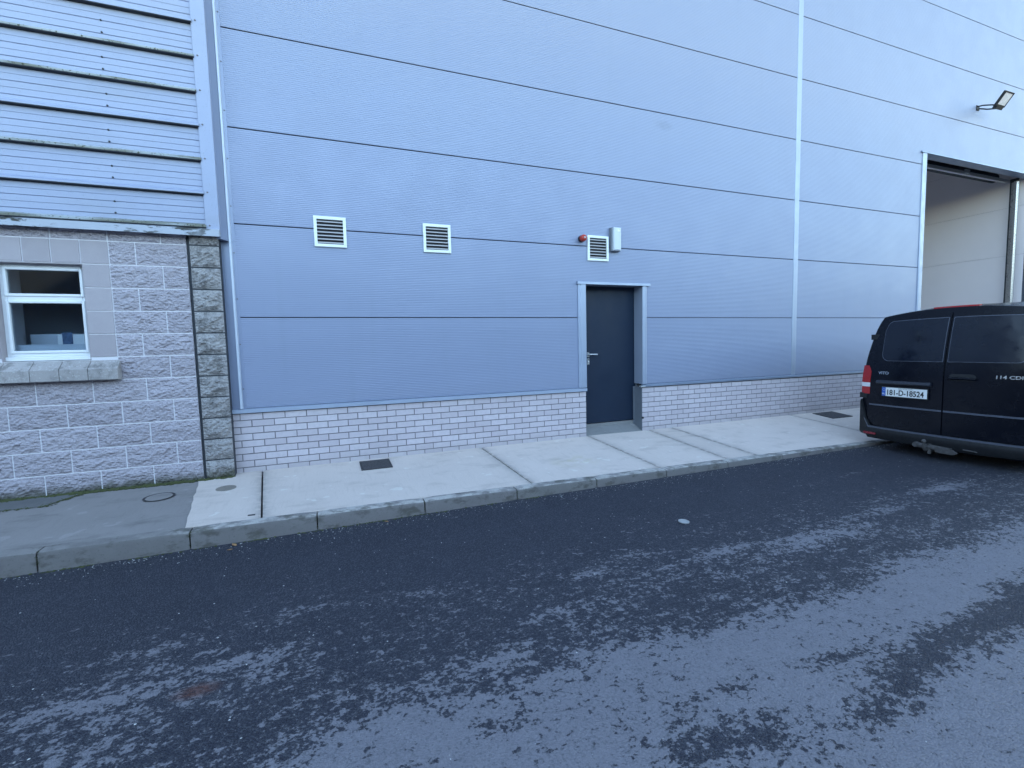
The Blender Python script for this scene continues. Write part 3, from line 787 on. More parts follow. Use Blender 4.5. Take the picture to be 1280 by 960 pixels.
m = MB(); m.box(-3.01, -1.91, -.198, -.01, 1.104, 1.200); m.build('sill_joint', 'mortar_dark', sl)
# pilaster
pl = empty('pilaster'); pl.parent = ob; pl['label'] = 'weathered pilaster with dark movement joint'
m = MB(); m.box(-1.249, -.985, YB + .002, .01, -.25, 2.66); m.build('pilaster_mortar', 'gap_and_shade', pl)
m = MB(); m.box(-1.2715, -1.2505, YB + .018, .01, -.2, 2.60); m.build('movement_joint', 'gap_and_shade', pl)
for i in range(-1, 12):
    seed += 1; block(-1.252, -.981, zc(i) - CRS + .001, zc(i) - .001, 'pillow', pl, YB - .004, .026, seed)
# window
wn = empty('window'); wn.parent = ob
m = MB(); Y0, Y1 = -.030, .035
def fr(x0, x1, z0, z1, c=.004, y=Y0): m.cbox(x0, x1, y, Y1, z0, z1, c)
fr(-2.785, -2.742, 1.335, 2.208); fr(-2.182, -2.136, 1.335, 2.208)
fr(-2.742, -2.182, 2.160, 2.208); fr(-2.742, -2.182, 1.335, 1.382); fr(-2.742, -2.182, 1.850, 1.922)
m.build('frame', 'upvc', wn)
m = MB()
def sash(z0, z1):
    x0, x1, t_ = -2.758, -2.166, .026
    for a, b, c_, d in ((x0, x0 + t_, z0, z1), (x1 - t_, x1, z0, z1), (x0 + t_, x1 - t_, z0, z0 + t_), (x0 + t_, x1 - t_, z1 - t_, z1)):
        m.cbox(a, b, Y0 - .012, Y0 + .02, c_, d, .005)
sash(1.905, 2.178); sash(1.366, 1.868); m.build('sash', 'upvc', wn)
m = MB(); m.cbox(-2.79, -2.13, -.062, .03, 1.294, 1.3345, .006); m.build('cill', 'upvc', wn)
m = MB(); m.box(-2.735, -2.19, -.012, -.008, 1.93, 2.154); m.build('pane', 'glass', wn)
m = MB(); m.box(-2.735, -2.19, -.0125, -.0085, 1.39, 1.845); m.build('pane', 'glass', wn)
m = MB()
m.box(-3.6, -1.4, 1.6, 1.65, .9, 2.6); m.box(-3.65, -3.6, .3, 1.65, .9, 2.6); m.box(-1.4, -1.35, .3, 1.65, .9, 2.6); m.box(-3.6, -1.4, .3, 1.6, 2.6, 2.65); m.box(-3.6, -1.4, .3, 1.6, .85, .9)
m.build('room', 'room', ob)
m = MB(); m.box(-2.81, -2.11, .036, .32, 1.27, 1.345); m.box(-2.78, -2.14, .045, .055, 1.3455, 1.452); m.build('inner_sill', 'board', ob)
m = MB(); m.box(-2.84, -2.81, .0365, .3, 1.2, 2.3); m.build('inner_reveal', 'room', ob)
t = empty('box_of_files', 'white box with a blue picture standing inside the window of the block building', 'box', loc=(-2.33, .115, 1.346))
m = MB(); m.cbox(-.115, .10, -.05, .06, 0, .205, .004); m.build('carton', 'white', t)
m = MB(); m.cbox(-.075, .005, -.056, -.0505, .098, .225, .002); m.build('picture', 'picture', t)
t = tag(MB().cbox(-2.74, -2.19, .27, .285, 1.346, 1.56, .003).build('white_board', 'board'), 'pale board standing inside the window behind the small white box', 'board')
# cladding above
YC = -.150; sc = (5.876 + YC) / (5.876 - .13)
def cz(z): return 1.317 + (z - 1.317) * sc
cl = empty('cladding'); cl.parent = ob
XR = -1.075 * sc; PITCHC = .3325 * sc; zs0 = cz(2.606)
def sheet(r):
    z = zs0 + r * PITCHC; o_ = .046; m = MB()
    mossy = r in (0, 2, 4, 5, 7)
    pr = [(YC + .004, z), (YC - .001, z), (YC - o_ + .002, z + .003), (YC - o_, z + .010), (YC - o_, z + .026), (YC - o_ + .004, z + .030), (YC, z + .052)]
    mi = [2, 2, 2, 1, 1, 1]  # rib undersides near-black: their shade is painted in
    for dz, dp in ((.087, .007), (.147, .003), (.207, .007), (.267, .003)):
        pr += [(YC, z + dz * sc), (YC + dp, z + dz * sc + .002), (YC + dp, z + dz * sc + .005), (YC, z + dz * sc + .010)]; mi += [0] * 4
    pr += [(YC, z + PITCHC - .002)]; mi += [0]
    n = len(pr)
    for i in range(n - 1):
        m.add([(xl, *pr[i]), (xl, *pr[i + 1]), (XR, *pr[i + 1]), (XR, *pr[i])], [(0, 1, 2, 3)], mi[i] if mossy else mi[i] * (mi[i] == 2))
    bmo = m.build('cladding_sheet', ['clad', 'rib_moss', 'gap_and_shade'], cl, fix=False)
    bm = bmesh.new(); bm.from_mesh(bmo.data)
    for fc in bm.faces:
        if fc.normal.y > 0: fc.normal_flip()
    bm.to_mesh(bmo.data); bm.free()
for r in range(0, 13): sheet(r)
CT = zs0 + 13 * PITCHC
m = MB()
for r in range(0, 13):
    for dz in (.050, .158):
        m.lathe([(.0095, 0), (.0095, .004), (.006, .005), (.006, .011)], (-1.83 * sc + .003 * r * (r % 2), YC, zs0 + r * PITCHC + (dz + .055) * sc), (0, -1, 0), 6)
tag(m.build('cladding_screws', 'gap_and_shade', cl), kind='stuff')
m = MB(); m.box(xl, XR + .02, YC + .008, .0, zs0, CT); m.build('backing', 'gap_and_shade', cl)
FX = -.957 * sc
m = MB(); m.prism([(XR - .01, YC + .01), (XR - .01, YC - .026), (XR - .004, YC - .031), (FX - .004, YC - .031), (FX, YC - .026), (FX, -.002), (FX - .01, -.002), (FX - .01, YC + .01)], zs0 - .02, CT, 'z')
m.build('corner_flashing', 'clad', cl)
m = MB()
for r in range(13): m.lathe([(.009, 0), (.008, .005), (.004, .007)], (XR + .03, YC - .031, zs0 + r * PITCHC + .03), (0, -1, 0), 6)
tag(m.build('flashing_screws', 'mortar_dark', cl), kind='stuff')
zf0 = cz(2.525)
m = MB(); m.prism([(YC + .01, zs0 + .004), (YC - .02, zs0 + .004), (YC - .055, zs0 - .012), (YC - .058, zf0), (YC - .052, zf0), (YC - .048, zf0 + .012), (YC + .10, zf0 + .016), (YC + .10, zf0 + .03)], xl, FX - .004, 'x')
m.build('drip_flashing', 'flash_old', cl)
m = MB(); m.box(xl, -1.0, YB + .02, 12, CT - .02, CT + .15); m.build('roof', 'trim_dark', ob)
m = MB(); m.box(xl, xl + .1, .302, 12, -.2, CT - .03); m.box(xl + .1, -1.02, 11.9, 12, -.2, CT - .03); m.box(-1.12, -1.02, .31, 11.9, -.2, CT - .03); m.build('outer_wall', 'mortar', ob)

# ------------------------------------------------------------------ covers, moss, grit, litter
def disc_cover(x, y, r, label, mat, rim):
    t = empty('inspection_cover', label, 'manhole cover', 'round covers in the pavement', loc=(x, y, pave_z(x, y)))
    sl_ = math.atan2(pave_z(x, y - .3) - pave_z(x, y + .0), -.3); t.rotation_euler = (sl_, 0, 0)
    m = MB(); m.lathe([(r * .86, .0), (r * .86, .004), (r * .80, .006), (r * .3, .0065)], (0, 0, -.001), (0, 0, 1), 28); m.build('lid', mat, t)
    m = MB(); m.lathe([(r * .89, .0), (r * .90, .005), (r, .005), (r * 1.02, .001)], (0, 0, -.001), (0, 0, 1), 28)
    m.f = [q for q in m.f if len(q) == 4]; m.mi = m.mi[:len(m.f)]
    m.build('rim', rim, t)
disc_cover(-1.000, -.535, .105, 'small round brown cover in the pale new concrete by the pilaster', 'iron_brown', 'iron_brown')
disc_cover(-1.545, -.575, .125, 'round cover flush in the old dark pavement', 'old_slab', 'iron')
def rect_cover(x0, x1, y0, y1, label):
    xm, ym = (x0 + x1) / 2, (y0 + y1) / 2
    t = empty('drain_cover', label, 'drain cover', 'rectangular iron covers in the pavement', loc=(xm, ym, pave_z(xm, ym)))
    t.rotation_euler = (math.atan2(pave_z(xm, ym - .2) - pave_z(xm, ym), -.2), 0, 0)
    W, D = (x1 - x0) / 2, (y1 - y0) / 2
    m = MB(); m.box(-W, W, -D, D, -.01, .0055); m.build('lid', 'iron', t)
    m = MB()
    for i in range(9):
        for j in range(5):
            if (i + j) % 2: continue
            x = -W + .02 + (2 * W - .04) * (i + .5) / 9; y = -D + .02 + (2 * D - .04) * (j + .5) / 5
            m.box(x - .012, x + .012, y - .006, y + .006, .0056, .0085)
    m.build('tread_pattern', 'iron', t)
    m = MB()
    for a, b, c_, d in ((-W - .014, -W - .003, -D - .014, D + .014), (W + .003, W + .014, -D - .014, D + .014), (-W - .003, W + .003, -D - .014, -D - .003), (-W - .003, W + .003, D + .003, D + .014)): m.box(a, b, c_, d, -.01, .005)
    m.build('frame', 'iron', t)
rect_cover(.315, .63, -.43, -.10, 'dark rectangular iron cover against the brick plinth left of the door')
rect_cover(8.10, 8.58, -.42, -.07, 'dark rectangular iron cover near the back of the van')
t = MB(); t.box(-.70, -.63, -1.535, -1.515, 0, 0); 
tag(MB().box(-.69, -.635, -1.43, -1.405, pave_z(-.66, -1.42) - .01, pave_z(-.66, -1.42) + .004).build('stop_tap_cover', 'iron'), 'tiny dark slot cover near the kerb in the pale slab', 'cover')

def clump(mb_, c, r, sx=1, sy=1, sz=.6):
    q = [(1, 0, 0), (0, 1, 0), (-1, 0, 0), (0, -1, 0), (0, 0, 1), (.7, .7, .5), (-.7, .7, .5), (-.7, -.7, .5), (.7, -.7, .5)]
    vv = [(c[0] + p[0] * r * sx * random.uniform(.7, 1.3), c[1] + p[1] * r * sy * random.uniform(.7, 1.3), c[2] + p[2] * r * sz * random.uniform(.7, 1.3)) for p in q]
    mb_.add(vv, [(0, 5, 8), (5, 1, 6), (6, 2, 7), (7, 3, 8), (0, 1, 5), (1, 2, 6), (2, 3, 7), (3, 0, 8), (5, 6, 4), (6, 7, 4), (7, 8, 4), (8, 5, 4)])
m = MB()
for i in range(1700):
    x = -4.5 + 3.5 * random.random() ** .8; y = YB - .012 - abs(random.gauss(0, .016)); 
    if x < -1.3 and noise.noise(Vector((x * 2.5, 0, 5))) + .55 < random.random() * .5: continue
    if x > -1.25 and random.random() < .6: continue
    clump(m, (x, y, pave_z(x, y) - .006), random.uniform(.008, .024), 1.3, .9, 1.0)
for i in range(260):      # round the repair patch
    a = random.random(); x, y = (-2.46 + a * .2, -.46 + a * .34) if random.random() < .6 else (-2.9 + random.random() * .5, -.455)
    x += random.gauss(0, .018); y += random.gauss(0, .018); clump(m, (x, y, pave_z(x, y) - .003), random.uniform(.004, .011), 1.3, 1, .6)
for i in range(900):      # gutter
    x = -3.2 + 5.2 * random.random() ** 1.5; y = KERB_Y - .006 - abs(random.gauss(0, .012))
    if noise.noise(Vector((x * 3, 1, 5))) + .3 < random.random() * .8: continue
    clump(m, (x, y, ROAD_Z - .002), random.uniform(.004, .011), 1.3, 1, .8)
for j in kx[10:18]:
    for i in range(26): clump(m, (j + random.gauss(0, .006), -1.60 - random.random() * .05, kerb_z(j) - .004 - random.random() * .12), random.uniform(.003, .006))
tag(m.build('moss', 'moss'), kind='stuff')
m = MB()
for i in range(2400):
    x = random.uniform(-3, 8); y = KERB_Y - .02 - abs(random.gauss(0, .10)) if random.random() < .55 else random.uniform(-5.2, -1.7)
    clump(m, (x, y, ROAD_Z - .001), random.uniform(.0015, .0055) * (1 if y > -4 else .6), 1, 1, .7)
k = MAT['grit'].copy(); MAT['grit2'] = k
for nd in k.node_tree.nodes:
    if nd.bl_idname == 'ShaderNodeObjectInfo':
        g = k.node_tree.nodes.new('ShaderNodeNewGeometry')
        for lk in list(nd.outputs['Random'].links): k.node_tree.links.new(g.outputs['Random Per Island'], lk.to_socket)
tag(m.build('grit', 'grit2'), kind='stuff')
m = MB(); prof = []
m.lathe([(.034, .0), (.045, .003), (.046, .010), (.040, .012), (.038, .007), (.012, .007)], (0, 0, 0), (0, 0, 1), 20)
MAT['lid'] = plain('dirty_lid', (.29, .30, .31), .6)
t = tag(m.build('cup_lid', 'lid', smooth=True), 'small white plastic lid lying on the asphalt', 'lid'); t.location = (2.74, -2.80, ROAD_Z + .002); t.rotation_euler = (.05, .03, 0)
def leaf(x, y, s, rz, label):
    m = MB(); pts = [(0, -1), (.45, -.5), (.55, .1), (.25, .7), (0, 1.1), (-.3, .65), (-.55, 0), (-.4, -.6)]
    vv = [(p[0] * s, p[1] * s, .004 + .25 * s * abs(p[0]) + .1 * s * p[1] ** 2) for p in pts] + [(0, 0, .003)]
    m.add(vv, [(i, (i + 1) % 8, 8) for i in range(8)]); vv2 = [(a, b, c_ - .0012) for a, b, c_ in vv]; m.add(vv2, [((i + 1) % 8, i, 8) for i in range(8)])
    t = tag(m.build('fallen_leaf', 'leaf', fix=False), label, 'leaf', 'dry leaves in the gutter'); t.location = (x, y, ROAD_Z); t.rotation_euler = (.1, .1, rz)
leaf(-.755, -1.70, .030, .6, 'dry brown leaf in the gutter, the one touching the kerb')
leaf(-.77, -1.79, .022, 2.0, 'dry brown leaf on the asphalt, furthest out from the kerb')
leaf(.42, -1.70, .020, 1.2, 'dry brown leaf in the gutter right of the kerb joint')

# ------------------------------------------------------------------ van
van = empty('van', 'black panel van parked at the kerb, seen from behind, with tow bar', 'van', loc=(0, 0, 0))
VX, VY = 6.95, -2.52
def hw(z):          # half width of the rear outline at height z
    P = [(-.08, .85), (-.02, .925), (.10, .962), (.5, .968), (.75, .965), (.95, .945), (1.1, .925), (1.29, .888), (1.42, .858), (1.5, .835), (1.61, .775), (1.75, .60)]
    for (a, p), (b, q) in zip(P, P[1:]):
        if z <= b: t = max(0, (z - a) / (b - a)); return p + (q - p) * t
    return .6
def lean(z):
    a = max(0, z - .80) / .86
    return .15 * a ** 1.5
def xr(y, z):
    t = (y - VY) / .96
    return VX + lean(z) + .075 * abs(t) ** 2.6
def ztop(t): return 1.672 - .072 * abs(t) ** 2.4
ZB = -.055
NT_, NS = 24, 22
def cap_pt(t, s, ins=0.0):
    z = ZB + (ztop(t) - ZB) * s; y = VY + t * hw(z); return Vector((xr(y, z), y, z))
mb = MB(); vv = []
for j in range(NS + 1):
    for i in range(NT_ + 1): vv.append(cap_pt(-1 + 2 * i / NT_, j / NS))
n = NT_ + 1
mb.add(vv, [(j * n + i, j * n + i + 1, (j + 1) * n + i + 1, (j + 1) * n + i) for j in range(NS) for i in range(NT_)])
loop = [j * n for j in range(NS + 1)] + [NS * n + i for i in range(1, n)] + [j * n + NT_ for j in range(NS - 1, -1, -1)]
base_ring = [Vector(vv[i]) for i in loop]
# stations towards the front: (x, side growth, roof rise, narrowing of the height profile)
def station(x, grow, rise, hscale=None, nose=0):
    out = []
    for p in base_ring:
        q = Vector(p); t = (p.y - VY); q.x = x + .0
        q.y = VY + t * (1 + grow)
        if p.z > 1.0: q.z = p.z + rise * min(1, (p.z - 1.0) / .5)
        if hscale is not None and p.z > hscale: q.z = hscale + (p.z - hscale) * nose
        out.append(q)
    return out
rings = [base_ring]
rings.append([Vector((p.x + .035, VY + (p.y - VY) * 1.012, p.z + (.008 if p.z > 1.55 else 0))) for p in base_ring])
for x, g_, r_, hs, no in ((7.35, .016, .03, None, 0), (8.2, .018, .065, None, 0), (9.4, .018, .07, None, 0), (10.3, .016, .05, None, 0), (10.75, .012, -.06, None, 0), (11.35, .0, -.3, .95, .35), (11.75, -.04, 0, .78, .2), (11.95, -.12, 0, .62, .15)):
    rings.append(station(x, g_, r_, hs, no))
k0 = len(mb.v); L = len(loop)
for rg in rings[1:]: mb.add(rg, [])
for a in range(len(rings) - 1):
    for i in range(L - 1):
        p0 = loop[i] if a == 0 else k0 + (a - 1) * L + i; p1 = loop[i + 1] if a == 0 else k0 + (a - 1) * L + i + 1
        q0 = k0 + a * L + i; q1 = q0 + 1
        mb.f.append((p0, p1, q1, q0)); mb.mi.append(0)
last = k0 + (len(rings) - 2) * L
mb.f.append(tuple(last + i for i in range(L))); mb.mi.append(0)
body = mb.build('body', 'van', van, smooth=True)
def patch(name, mat, rowf, z0, z1, off, nz=16, ny=12, skirt=.03, parent=van, smooth=True, zf=None):
    """sheet following the rear surface: rowf(z, s) -> (y left, y right)"""
    m = MB(); vv = []
    for j in range(nz + 1):
        s = j / nz; z = z0 + (z1 - z0) * s; a, b = rowf(z, s)
        for i in range(ny + 1):
            y = a + (b - a) * i / ny; zz = z
            if zf: zz = zf(y, s)
            vv.append((xr(y, zz) - off, y, zz))
    n = ny + 1
    m.add(vv, [(j * n + i, j * n + i + 1, (j + 1) * n + i + 1, (j + 1) * n + i) for j in range(nz) for i in range(ny)])
    lp = [i for i in range(n)] + [j * n + ny for j in range(1, nz + 1)] + [nz * n + i for i in range(ny - 1, -1, -1)] + [j * n for j in range(nz - 1, 0, -1)]
    q0 = len(m.v); m.add([(m.v[q][0] + skirt, m.v[q][1], m.v[q][2]) for q in lp], []); Lq = len(lp)
    m.f += [(lp[q], lp[(q + 1) % Lq], q0 + (q + 1) % Lq, q0 + q) for q in range(Lq)]; m.mi += [0] * Lq
    return m.build(name, mat, parent, smooth=smooth)
def arc(d, r):      # inset of a rounded corner at distance d from the edge
    return 0 if d >= r else r - math.sqrt(max(0, r * r - (r - d) ** 2))
def warp(s):        # more rows near the ends
    return .5 - .5 * math.cos(PI * s)
DTOP, DBOT = 1.60, .125
def rear_door(sgn):
    d = empty('rear_door'); d.parent = van
    def zf(y, s):
        t = abs(y - VY) / .96; top = 1.612 - .055 * t ** 2.2
        return DBOT + (top - DBOT) * warp(s)
    def row(z, s):
        z = DBOT + (DTOP - DBOT) * warp(s)
        outer = min(hw(z) - .055, .885) - arc(z - DBOT, .16) - .05 * max(0, (z - 1.3) / .3)
        a, b = VY + sgn * .007, VY + sgn * outer
        return (a, b)
    patch('panel', 'van', row, DBOT, DTOP, .016, 26, 14, .03, d, zf=zf)
    # the window-shaped pressing, dark and glossy, its thin edge glint painted in
    def wrow(ins):
        def f(z, s):
            z = 1.012 + ins + (1.550 - 1.012 - 2 * ins) * warp(s)
            outer = min(.72, hw(z) - .135) - ins - arc(z - 1.012 - ins, .09) - arc(1.55 - ins - z, .04)
            return (VY + sgn * (.022 + ins), VY + sgn * outer)
        return f
    def wzf(ins):
        def g(y, s):
            t = abs(y - VY) / .96; top = 1.555 - .03 * t ** 2
            return 1.012 + ins + (top - 1.012 - 2 * ins) * warp(s)
        return g
    patch('window_surround', 'crease_glint', wrow(0), 1.012, 1.55, .0195, 20, 12, .02, d, zf=wzf(0))
    patch('window', 'van_glass', wrow(.007), 1.012, 1.55, .0225, 20, 12, .02, d, zf=wzf(.007))
    # swage line low on the door, its sky highlight painted in
    def zs(y, s): return .415 + (s - .5) * .020
    patch('swage_line', 'crease_glint', lambda z, s: (VY + sgn * .010, VY + sgn * .86), .4, .43, .021, 2, 14, .02, d, zf=zs)
    return d
dl = rear_door(1); drr = rear_door(-1)
# handle on the right door
m = MB(); hy0, hy1 = VY - .055, VY - .30; N = 12
for part in range(1):
    pts = []
    for i in range(N + 1):
        y = hy0 + (hy1 - hy0) * i / N; pts.append((xr(y, .825) - .045, y, .818 + .004 * math.sin(PI * i / N)))
    pts = [(pts[0][0] + .03, pts[0][1] + .004, pts[0][2])] + pts + [(pts[-1][0] + .03, pts[-1][1] - .004, pts[-1][2])]
    m.tube(pts, [.012] + [.015] * (N + 1) + [.012], 8)
m.build('door_handle', 'van', drr, smooth=True)
patch('handle_recess', 'van_plastic', lambda z, s: (VY - .05 - arc(min(z - .79, .875 - z), .042), VY - .305 + arc(min(z - .79, .875 - z), .042)), .791, .874, .0175, 8, 8, .01, drr)
# plate brow, number plate, badges
m = MB(); ya, yb = VY + .12, VY + .755; N = 10; rows = []
for i in range(N + 1):
    y = ya + (yb - ya) * i / N; x = xr(y, .72) - .016; e = min(i, N - i) / N
    rows += [(x, y, .756), (x - .026, y, .752), (x - .040, y, .722), (x - .030, y, .708), (x, y, .712)]
m.add(rows, [(i * 5 + a, i * 5 + a + 1, (i + 1) * 5 + a + 1, (i + 1) * 5 + a) for i in range(N) for a in range(4)] + [(0, 1, 2, 3, 4), tuple(N * 5 + a for a in range(5))])
MAT['brow'] = plain('brow_plastic', (.022, .025, .036), .4)
m.build('plate_brow', 'brow', dl, smooth=True)
pc = Vector((xr(VY + .41, .61) - .034, VY + .41, .607)); PX = Vector((xr(VY + .15, .61) - xr(VY + .67, .61), -.52, 0)).normalized(); PZ = Vector((.0, 0, 1)); PN = PX.cross(PZ)
def quadbox(mb_, c, w_, h_, d0, d1):
    mb_.add([c + PX * (a * w_ / 2) + PZ * (b * h_ / 2) + PN * d for d in (d0, d1) for b in (-1, 1) for a in (-1, 1)], [(0, 2, 3, 1), (4, 5, 7, 6), (0, 1, 5, 4), (2, 6, 7, 3), (0, 4, 6, 2), (1, 3, 7, 5)])
npl = empty('number_plate'); npl.parent = dl
m = MB(); quadbox(m, pc, .545, .135, -.012, -.001); m.build('plate_holder', 'van_plastic', npl)
m = MB(); quadbox(m, pc, .525, .115, -.0005, .004); m.build('plate', 'plate', npl)
m = MB(); quadbox(m, pc - PX * .239, .046, .113, .0042, .0052); m.build('blue_band', 'blue', npl)
text_mesh('registration', '181-D-18524', .098, 'ink', npl, pc - PX * .195 - PZ * .040 + PN * .0055, PX, PZ, .0006, .425, bold=.002)
text_mesh('county_name', 'BAILE ÁTHA CLIATH', .019, 'ink', npl, pc - PX * .06 + PZ * .0405 + PN * .0055, PX, PZ, .0004, .17)
text_mesh('country_letters', 'IRL', .030, 'plate', npl, pc - PX * .256 - PZ * .040 + PN * .0062, PX, PZ, .0004, .034)
m = MB()
for i in range(12):
    a = 2 * PI * i / 12; c_ = pc - PX * .239 + PZ * .026 + PX * (.014 * math.cos(a)) + PZ * (.014 * math.sin(a)); quadbox(m, c_, .004, .004, .0054, .006)
m.build('star_ring', 'lens_white', npl)
def badge(body_, y, z, wd, size):
    o = Vector((xr(y, z) - .019, y, z)); y2 = y - wd; X = Vector((xr(y2, z) - xr(y, z), -wd, 0))
    text_mesh('badge', body_, size, 'chrome', dl if y > VY else drr, o, X, Vector((lean(z + .05) - lean(z), 0, .05)), .0022, wd, bold=.0012)
badge('VITO', VY + .745, .835, .135, .052); badge('114 CDI', VY - .475, .835, .215, .052)
text_mesh('brow_lettering', 'Mercedes-Benz', .022, 'crease_glint', dl, Vector((xr(VY + .53, .73) - .055, VY + .53, .728)), PX, PZ, .001, .2)
# lamps, bumper, reflectors, hinges
def lamp(sgn):
    tl = empty('tail_lamp'); tl.parent = van
    def zz(y, s): return .565 + .365 * s + (.03 * s - .02 * (1 - s)) * 0
    segs = [(.0, .25, 'lens_red', 'red_lens'), (.255, .40, 'lens_white', 'reversing_lens'), (.405, 1.0, 'lens_red', 'red_lens')]
    for a, b, mt, nm in segs:
        m = MB(); vv = []; nz = 8
        for j in range(nz + 1):
            s = a + (b - a) * j / nz; z = .555 + .39 * s
            wi = hw(z) - .135 + .02 * abs(s - .5); 
            # from inner edge on the rear face, round the corner, to the side
            inner = VY + sgn * (hw(z) - .115 + .045 * max(0, s - .8) / .2)
            c1 = VY + sgn * (hw(z) - .03); c2 = VY + sgn * (hw(z) * 1.012)
            vv += [(xr(inner, z) - .004, inner, z), (xr(inner, z) - .020, inner + sgn * .006, z), (xr(c1, z) - .018, c1, z), (xr(c2, z) + .0, c2 + sgn * .008, z), (xr(c2, z) + .11, c2 + sgn * .014, z), (xr(c2, z) + .12, c2 + sgn * .0, z)]
        m.add(vv, [(j * 6 + i, j * 6 + i + 1, (j + 1) * 6 + i + 1, (j + 1) * 6 + i) for j in range(nz) for i in range(5)] + [tuple(range(6)), tuple(nz * 6 + i for i in range(6))])
        m.build(nm, mt, tl, smooth=True)
for s_ in (1, -1): lamp(s_)
bmp = empty('bumper'); bmp.parent = van
def bump_z(y, s): return -.062 + (.112 + .062) * s
def bpatch():
    m = MB(); vv = []; ny = 30
    for i in range(ny + 1):
        t = -1.0 + 2.0 * i / ny; y = VY + t * .975
        zt = .118 + max(0, abs(t) - .90) * 3.6; zb = -.066 + .05 * abs(t) ** 3
        x = xr(y, .1); f_ = .035
        pr = [(x + .02, zt), (x - f_, zt - .004), (x - f_ - .012, zt - .02), (x - f_ - .010, .03), (x - f_ + .02, zb + .01), (x - f_ + .05, zb), (x + .25, zb)]
        k_ = 1 + .004 * (abs(t) > .97)
        vv += [(q[0], VY + t * .968 * k_, q[1]) for q in pr]
    n = 7
    m.add(vv, [(i * n + a, i * n + a + 1, (i + 1) * n + a + 1, (i + 1) * n + a) for i in range(ny) for a in range(n - 1)])
    m.build('bumper_shell', 'van_plastic', bmp, smooth=True)
    m = MB(); vv = []
    for i in range(ny + 1):
        t = -.93 + 1.86 * i / ny; y = VY + t * .975; x = xr(y, .1) - .035
        zt = .118 + max(0, abs(t) - .90) * 3.6
        vv += [(x + .01, y, zt - .002), (x - .0135, y, zt - .003), (x - .0135, y, zt - .022), (x - .008, y, zt - .024)]
    m.add(vv, [(i * 4 + a, i * 4 + a + 1, (i + 1) * 4 + a + 1, (i + 1) * 4 + a) for i in range(ny) for a in range(3)])
    m.build('loading_step', 'crease_glint', bmp, smooth=True)  # ledge edge paler, catching sky by colour
bpatch()
for sgn in (1, -1):
    m = MB(); vv = []
    for i in range(7):
        y = VY + sgn * (.74 + .17 * i / 6); x = xr(y, .02) - .0455
        vv += [(x + .012, y, .005), (x - .005, y, .002), (x - .003, y, .032), (x + .012, y, .030)]
    m.add(vv, [(i * 4 + a, i * 4 + (a + 1) % 4, (i + 1) * 4 + (a + 1) % 4, (i + 1) * 4 + a) for i in range(6) for a in range(4)] + [(0, 1, 2, 3), (24, 25, 26, 27)])
    m.build('reflector', 'lens_dim', bmp)
    for z in (1.335, .53):
        yy = VY + sgn * (hw(z) - .02); m = MB(); x = xr(yy, z)
        m.cbox(-.05, .05, -.03, .04, -.036, .036, .006); o = m.build('door_hinge', 'van_plastic', van); o.location = (x + .01, yy, z); o.rotation_euler = (0, 0, -PI / 2 if sgn > 0 else -PI / 2)
m = MB(); vv = []
for i in range(11):
    y = VY - .22 + .44 * i / 10; t = (y - VY) / .96; z = ztop(t); x = xr(y, 1.66) + .02
    vv += [(x - .012, y, z - .012), (x - .008, y, z + .016), (x + .05, y, z + .022), (x + .07, y, z - .01)]
m.add(vv, [(i * 4 + a, i * 4 + (a + 1) % 4, (i + 1) * 4 + (a + 1) % 4, (i + 1) * 4 + a) for i in range(10) for a in range(4)] + [(0, 1, 2, 3), (40, 41, 42, 43)])
m.build('brake_light', 'lens_red', van, smooth=True)
# tow bar
tb = empty('tow_bar'); tb.parent = van
bx_ = VX - .03
m = MB(); m.tube([(bx_ - .02, VY + .24, -.035), (bx_ - .02, VY - .10, -.05)], .034, 10); m.box(bx_ - .055, bx_ + .03, VY - .12, VY + .02, -.085, -.02); m.tube([(bx_ - .03, VY + .09, -.12), (bx_ - .03, VY + .09, .0)], .02, 8); m.build('cross_bar', 'rust', tb, smooth=True)
m = MB(); m.tube([(bx_ + .1, VY + .12, -.06), (bx_ - .06, VY + .12, -.07), (bx_ - .09, VY + .12, -.03), (bx_ - .09, VY + .12, .015)], [.024, .022, .018, .014], 10)
m.lathe([(.004, -.026), (.018, -.02), (.026, 0), (.018, .02), (.004, .026)], (bx_ - .09, VY + .12, .035), (0, 0, 1), 14); m.build('tow_ball', 'rust', tb, smooth=True)
m = MB(); m.lathe([(.030, -.03), (.034, -.02), (.034, .02), (.02, .03)], (bx_ - .03, VY + .23, -.03), (1, 0, 0), 14); m.build('socket', 'rust', tb, smooth=True)
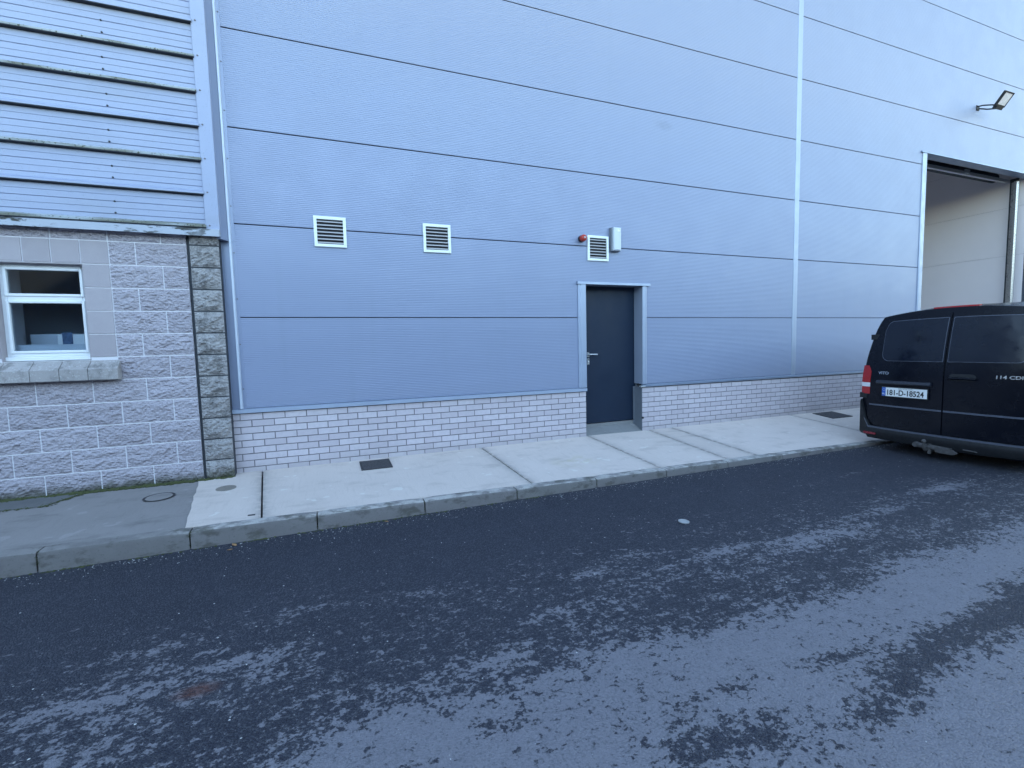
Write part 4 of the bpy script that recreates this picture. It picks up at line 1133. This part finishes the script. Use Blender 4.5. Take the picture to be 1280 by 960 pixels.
m = MB(); m.prism([(VY - .02, -.085), (VY - .17, -.085), (VY - .21, -.06), (VY - .16, -.028), (VY - .02, -.022)], bx_ - .075, bx_ - .056, 'x'); m.build('bracket_plate', 'rust', tb)
m = MB(); m.tube([(bx_ - .008, VY - .23, -.015), (bx_ - .012, VY - .36, -.02)], .008, 6); m.build('tow_eye', 'rust', tb)
# wheels
def wheel(x, sgn):
    y = VY + sgn * .80; R_ = .335; c_ = (0, 0, 0)
    t = empty('wheel'); t.parent = van; t.location = (x, y, ROAD_Z + R_)
    m = MB(); m.lathe([(.21, -.10), (.30, -.11), (.327, -.095), (R_, -.06), (R_, .06), (.327, .095), (.30, .11), (.21, .10)], c_, (0, 1, 0), 36); m.build('tyre', 'tyre', t, smooth=True)
    m = MB(); m.lathe([(.205, -.09), (.205, .085), (.19, .098), (.17, .07), (.08, .06), (.06, .085), (.02, .09)], c_, (0, sgn, 0), 30); m.build('rim', 'galv', t, smooth=True)
for x in (7.92, 11.12):
    for s_ in (1, -1): wheel(x, s_)
m = MB(); m.box(7.15, 11.6, VY - .62, VY + .62, -.06, .1); m.tube([(7.92, VY - .7, .14), (7.92, VY + .7, .14)], .05, 8); m.build('chassis', 'van_plastic', van)
# cab glass and mirrors at the far end (for other viewpoints)
for sgn in (1, -1):
    m = MB(); yy = VY + sgn * .90
    m.add([(10.0, VY + sgn * .945, 1.08), (10.95, VY + sgn * .935, 1.02), (10.72, VY + sgn * .86, 1.38), (10.0, VY + sgn * .868, 1.46)] + [(10.0, yy, 1.08), (10.95, yy, 1.02), (10.72, VY + sgn * .82, 1.38), (10.0, VY + sgn * .83, 1.46)], [(0, 1, 2, 3), (0, 4, 5, 1), (1, 5, 6, 2), (2, 6, 7, 3), (3, 7, 4, 0)])
    m.build('side_window', 'van_glass', van)
    m = MB(); m.cbox(-.06, .06, -.11, .11, -.13, .13, .02); o = m.build('wing_mirror', 'van_plastic', van); o.location = (10.85, VY + sgn * 1.06, 1.12); o.rotation_euler = (0, 0, -PI / 2)
